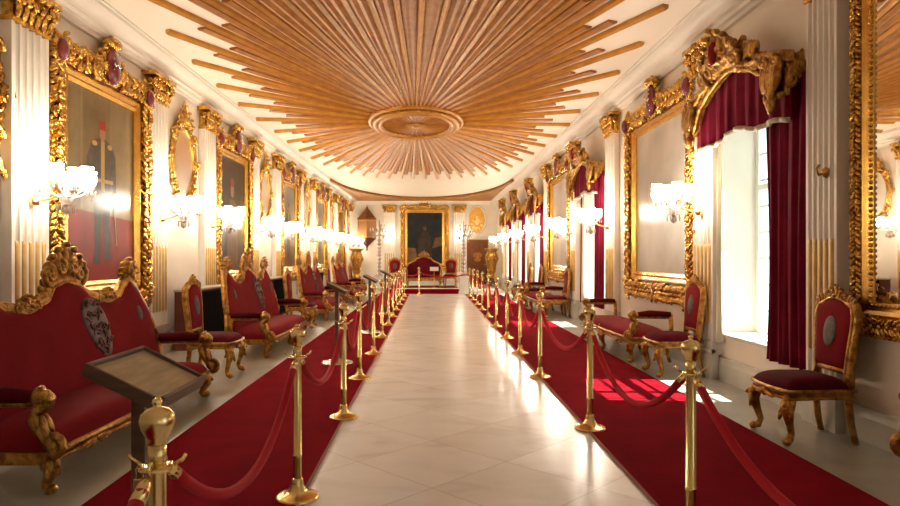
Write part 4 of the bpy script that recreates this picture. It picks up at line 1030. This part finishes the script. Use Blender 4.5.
# ------------------------------------------------------------------ far end: dais, throne seats, candelabra, portrait, door
DX = -0.30
t = thing('throne_dais', 'red carpeted dais at the far end under the dark portrait', 'dais', (DX, 27.2, 0))
m = MB(); m.box(-1.45, 1.45, -1.5, 1.5, 0, 0.20); m.build('carpeted_step', M['carpet'], t, 0.01)
m = MB(); m.box(-1.46, 1.46, -1.51, -1.485, 0.20, 0.235); m.build('edge_strip', M['white_stone'], t)
def make_throne_sofa():
    t = thing('throne_sofa', 'deep red throne sofa with crested gilt back on the dais', 'sofa', (DX+0.04, 27.6, 0.20)); L_ = 0.74
    m = MB(); m.box(-L_, L_, -0.40, 0.30, 0.26, 0.38); m.tube([(-L_, -0.41, 0.37), (L_, -0.41, 0.37)], 0.022, 7); m.tube([(-L_, -0.41, 0.27), (L_, -0.41, 0.27)], 0.018, 7); m.build('seat_rail', M['old_gold'], t)
    m = MB(); m.pad(lambda u, v: ((u*L_, -0.39+0.66*(v+1)/2, 0.38), (0,0,1)), 0.13, 14, 12, 6); m.build('seat', M['velvet_dark'], t)
    half = [(0, 1.26), (0.25, 1.20), (0.45, 1.05), (0.63, 0.98), (0.74, 0.80)]; top = lambda x: interp(half, abs(x))
    def bf(u, v):
        z = 0.46 + (top(u*L_)-0.46)*(v+1)/2; return (u*L_, 0.26+0.12*(z-0.46), z), (0, -1, 0.1)
    m = MB(); m.pad(bf, 0.07, 24, 12, 8, back=0.03); m.build('backrest', M['velvet_dark'], t)
    m = MB(); xs = [-L_+2*L_*i/40 for i in range(41)]; m.tube([(x, 0.26+0.12*(top(x)-0.46), top(x)) for x in xs], 0.045, 8)
    for s_ in (-1, 1): m.tube([(s_*L_, 0.30, 0.80), (s_*(L_+0.02), 0.28, 0.5), (s_*L_, 0.28, 0.28)], 0.04, 8)
    m.build('back_rail', M['old_gold'], t)
    m = MB(); crest(m, (0, 0.33, 1.27), 0.42, 0.26, 0.09, random.Random(3), 9); m.build('crest', M['old_gold'], t)
    for s_ in (-1, 1): arm_parts(t, s_, s_*(L_-0.02), 0.24, -0.40, 0.70, 0.37, 1.3)
    for s_ in (-1, 1):
        for y in (-0.36, 0.26): m = MB(); cabriole(m, s_*(L_-0.06), y, 0.27, s_*0.4, -1 if y < 0 else 1, 1.2); m.build('leg', M['old_gold'], t)
make_throne_sofa()
dup(CH, None, (DX-1.16, 27.5, 0.20), 0.15, 'crested red chair on the dais left of the throne sofa')
dup(CH, None, (DX+1.16, 27.5, 0.20), -0.15, 'crested red chair on the dais right of the throne sofa')

def make_torchere():
    t = thing('crystal_torchere', '', 'candelabrum', group='tall crystal candelabra by the dais')
    m = MB(); m.box(-0.22, 0.22, -0.22, 0.22, 0, 0.10); m.box(-0.17, 0.17, -0.17, 0.17, 0.10, 0.62); m.box(-0.21, 0.21, -0.21, 0.21, 0.62, 0.70); m.build('marble_pedestal', M['white_stone'], t, 0.01)
    m = MB(); prof = [(0.15, 0.70), (0.13, 0.76), (0.05, 0.82)]
    for i in range(9): z = 0.86+0.15*i; prof += [(0.05, z), (0.085, z+0.05), (0.05, z+0.10), (0.035, z+0.125)]
    prof += [(0.03, 2.25), (0.10, 2.32), (0.03, 2.40), (0.025, 2.85), (0.0, 2.95)]
    m.lathe(prof, 10); m.build('crystal_stem', M['crystal'], t)
    m = MB(); tips = []
    for k_, (n, r, z) in enumerate(((8, 0.36, 2.45), (5, 0.20, 2.70))):
        for i in range(n):
            a = 2*PI*i/n; T_ = Vector((r*math.cos(a), r*math.sin(a), z)); tips.append(T_)
            m.tube([(0, 0, z-0.10), (T_.x*0.5, T_.y*0.5, z-0.18), (T_.x*0.9, T_.y*0.9, z-0.08), T_], 0.012, 6)
            for q in range(3): m.ell((T_.x*(1-0.2*q), T_.y*(1-0.2*q), z-0.13-0.05*q), (0.018, 0.018, 0.05), None, 5, 4)
    for T_ in tips: m.lathe([(0.01,0),(0.04,0.02),(0.045,0.03),(0.012,0.035)], 8, T_)
    m.build('crystal_arms', M['crystal'], t)
    m = MB()
    for z in (0.80, 1.40, 2.0, 2.35): m.lathe([(0.03,-0.02),(0.06,0),(0.03,0.02)], 10, (0,0,z))
    m.build('brass_rings', M['brass'], t)
    m = MB()
    for T_ in tips[:8]: m.lathe([(0.016, 0.03), (0.016, 0.13), (0.004, 0.17)], 7, T_)
    m.build('candles', M['cream_cloth'], t)
    return t
TO = make_torchere(); TO.location = (-2.02, 25.9, 0.014); TO['label'] = 'tall crystal candelabrum on white pedestal left of the dais'
dup(TO, None, (1.35, 25.9, 0.0), 0, 'tall crystal candelabrum on white pedestal right of the dais')

def canvas_back(t, w, h):
    m = MB(); m.box(-w/2, w/2, -0.02, -0.001, -h/2, h/2, 0)
    poly(m, [(-w*.22,-h*.5),(w*.22,-h*.5),(w*.17,h*.02),(w*.07,h*.13),(-w*.07,h*.13),(-w*.17,h*.02)], 1, 1)
    poly(m, [(w*.2,-h*.2),(w*.5,-h*.15),(w*.5,h*.04),(w*.3,0)], 0, 4); poly(m, [(-w*.5,-h*.5),(-w*.2,-h*.5),(-w*.25,-h*.2),(-w*.5,-h*.18)], 0, 4)
    poly(m, oval_pts(0, h*0.19, w*0.05, h*0.045), 2, 2); poly(m, oval_pts(0, h*0.235, w*0.05, h*0.025), 3, 1)
    m.build('canvas', [C_['black'], C_['dark'], C_['brown'], C_['fez'], C_['brown']], t)
bp_ = make_frame(1.88, 2.72, 0.36, 'framed_portrait', 'painting', canvas_back, plum=False)
bp_['label'] = 'large dark portrait in a gilt frame on the far end wall'
bp_.location = (DX+0.02, YB-0.002, 2.45)

t = thing('small_sign', 'small white sign on a thin post in front of the throne sofa', 'sign', (0.17, 26.15, 0.20))
m = MB(); m.box(-0.17, 0.17, -0.01, 0.01, 0.70, 0.86); m.build('board', M['white_stone'], t, 0.004)
m = MB(); m.lathe([(0.10, 0.0), (0.10, 0.015), (0.012, 0.03), (0.012, 0.71)], 12); m.build('post', M['brass'], t)
# door and gilded oval relief over it
m = MB(); m.box(1.95, 3.08, YB-0.06, YB-0.001, 0, 2.36); d_ = struct(m.build('door_1', M['door_wood']))
m = MB()
for z0, z1 in ((0.3, 1.0), (1.15, 2.2)):
    for x0, x1 in ((2.05, 2.48), (2.55, 2.98)): m.box(x0, x1, YB-0.075, YB-0.06, z0, z1)
m.build('panels', M['door_wood'], d_)
m = MB()
for s_ in (-1, 1):
    m.scroll((2.515+s_*0.14, YB-0.09, 1.55), (s_,0,0), (0,0,1), 0.14, 1.5, 0.025, PI/2); m.scroll((2.515+s_*0.10, YB-0.09, 1.30), (s_,0,0), (0,0,-1), 0.10, 1.5, 0.02, PI/2)
m.leaf((2.515, YB-0.09, 1.25), (0,0,1), 0.4, 0.1, 0.05); m.build('carved_ornament', M['ray_wood'], d_)
m = MB(); m.rectframe(1.13, 2.5, [(0,0),(0,-0.07),(0.10,-0.09),(0.12,0)]); m.v = [(x+2.515, y+YB-0.001, z+1.15) for x, y, z in m.v]; m.build('architrave', M['cornice'], d_)
m = MB(); m.ell((2.95, YB-0.09, 1.05), (0.03, 0.03, 0.03), None, 8, 6); m.build('door_knob', M['brass'], d_)
t = thing('oval_relief', 'bright yellow oval relief panel above the far door', 'wall panel', (2.5, YB-0.002, 3.42))
m = MB(); n = 36; m.prism([(0.42*math.cos(2*PI*i/n), 0.68*math.sin(2*PI*i/n)) for i in range(n)], lambda p: (p[0], -0.002, p[1]), lambda p: (p[0], -0.03, p[1])); m.build('yellow_ground', mat('yellow_enamel', (0.85, 0.45, 0.04), 0.35, scale=6, col2=(0.72, 0.33, 0.03)), t)
m = MB(); m.tube([(0.46*math.cos(2*PI*i/n), -0.03, 0.72*math.sin(2*PI*i/n)) for i in range(n)], 0.05, 8, 0, True); m.build('cream_border', M['cream_cloth'], t)
m = MB(); rg = random.Random(8)
m.ell((0.03, -0.045, -0.08), (0.13, 0.03, 0.20), Matrix.Rotation(0.3, 3, 'Y'), 10, 6); m.ell((0.0, -0.05, 0.14), (0.07, 0.03, 0.075), None, 8, 6)
for q in range(9): m.leaf((0.16*math.cos(q*0.75), -0.04, -0.22+0.14*math.sin(q*0.75)), (math.cos(q*0.75), 0, math.sin(q*0.75)-0.4), 0.20, 0.09, 0.03)
for q in range(5): m.ell((0.06*(q-2), -0.04, -0.42+0.02*(q % 2)), (0.06, 0.025, 0.05), None, 8, 5)
m.build('relief', mat('pale_yellow_relief', (0.90, 0.68, 0.25), 0.4), t)

# hexagonal carved wooden bay hung in the far left corner
t = thing('hanging_wooden_bay', 'hexagonal carved wooden bay with pointed roof on the far left wall', 'wall ornament', (-3.30, YB-0.47, 0))
hexa = lambda r: [(r*math.cos(PI/6+PI/3*i), r*0.85*math.sin(PI/6+PI/3*i)) for i in range(6)]
def frust(m, r0, z0, r1, z1):
    a, b = hexa(r0), hexa(r1)
    m.add([(x, y, z0) for x, y in a] + [(x, y, z1) for x, y in b], [(5,4,3,2,1,0), (6,7,8,9,10,11)] + [(i, (i+1) % 6, 6+(i+1) % 6, 6+i) for i in range(6)], 0, False)
m = MB(); frust(m, 0.50, 2.42, 0.50, 3.42); m.build('body', M['lantern_wood'], t)
m = MB(); frust(m, 0.57, 3.42, 0.55, 3.48); frust(m, 0.52, 3.48, 0.06, 4.0); m.lathe([(0.06,4.0),(0.05,4.06),(0.02,4.10),(0.01,4.18)], 8); m.build('roof', M['door_wood'], t)
m = MB(); frust(m, 0.06, 2.0, 0.50, 2.38); frust(m, 0.55, 2.38, 0.55, 2.43); m.lathe([(0.01,1.76),(0.05,1.84),(0.03,1.90),(0.07,2.0)], 8); m.build('pendant_base', M['box_wood'], t)
m = MB()
for zz in (2.5, 3.34):
    a = hexa(0.505); m.tube([(x, y, zz) for x, y in a], 0.025, 6, 0, True)
for x, y in hexa(0.505): m.tube([(x, y, 2.43), (x, y, 3.42)], 0.025, 6)
m.build('gilded_edges', M['ray_wood'], t)

# carved urns on stands in the far corners
def make_urn():
    t = thing('standing_urn', '', 'urn', group='carved urns in the far corners')
    m = MB(); m.box(-0.26, 0.26, -0.26, 0.26, 0, 0.12); m.box(-0.19, 0.19, -0.19, 0.19, 0.12, 0.40); m.build('plinth', M['dark_wood'], t, 0.01)
    m = MB(); m.lathe([(0.20,0.40),(0.22,0.44),(0.16,0.50),(0.14,0.60),(0.19,0.85),(0.27,1.15),(0.31,1.40),(0.30,1.55),(0.24,1.66),(0.26,1.74),(0.36,1.82),(0.38,1.87),(0.30,1.88)], 24); m.build('vase_body', M['old_gold'], t)
    m = MB()
    for s_ in (-1, 1): m.tube([(s_*0.26, 0, 1.72), (s_*0.42, 0, 1.60), (s_*0.44, 0, 1.40), (s_*0.34, 0, 1.22), (s_*0.26, 0, 1.1)], 0.035, 8)
    m.build('handles', M['old_gold'], t)
    m = MB()
    for i in range(12):
        a = 2*PI*i/12
        for z, r, ln in ((0.6, 0.15, 0.3), (1.2, 0.285, 0.25)): m.leaf((r*math.cos(a), r*math.sin(a), z), (math.cos(a)*0.25, math.sin(a)*0.25, 1), ln, 0.09, 0.05, (math.cos(a), math.sin(a), 0))
    m.build('carved_leaves', M['gold'], t)
    return t
U = make_urn(); U.location = (-3.66, 32.4, 0.004); U.rotation_euler = (0, 0, PI/2); U['label'] = 'tall carved gilt urn in the far left corner by the wooden bay'
dup(U, None, (3.08, 32.5, 0.004), PI/2, 'tall carved gilt urn right of the far door')
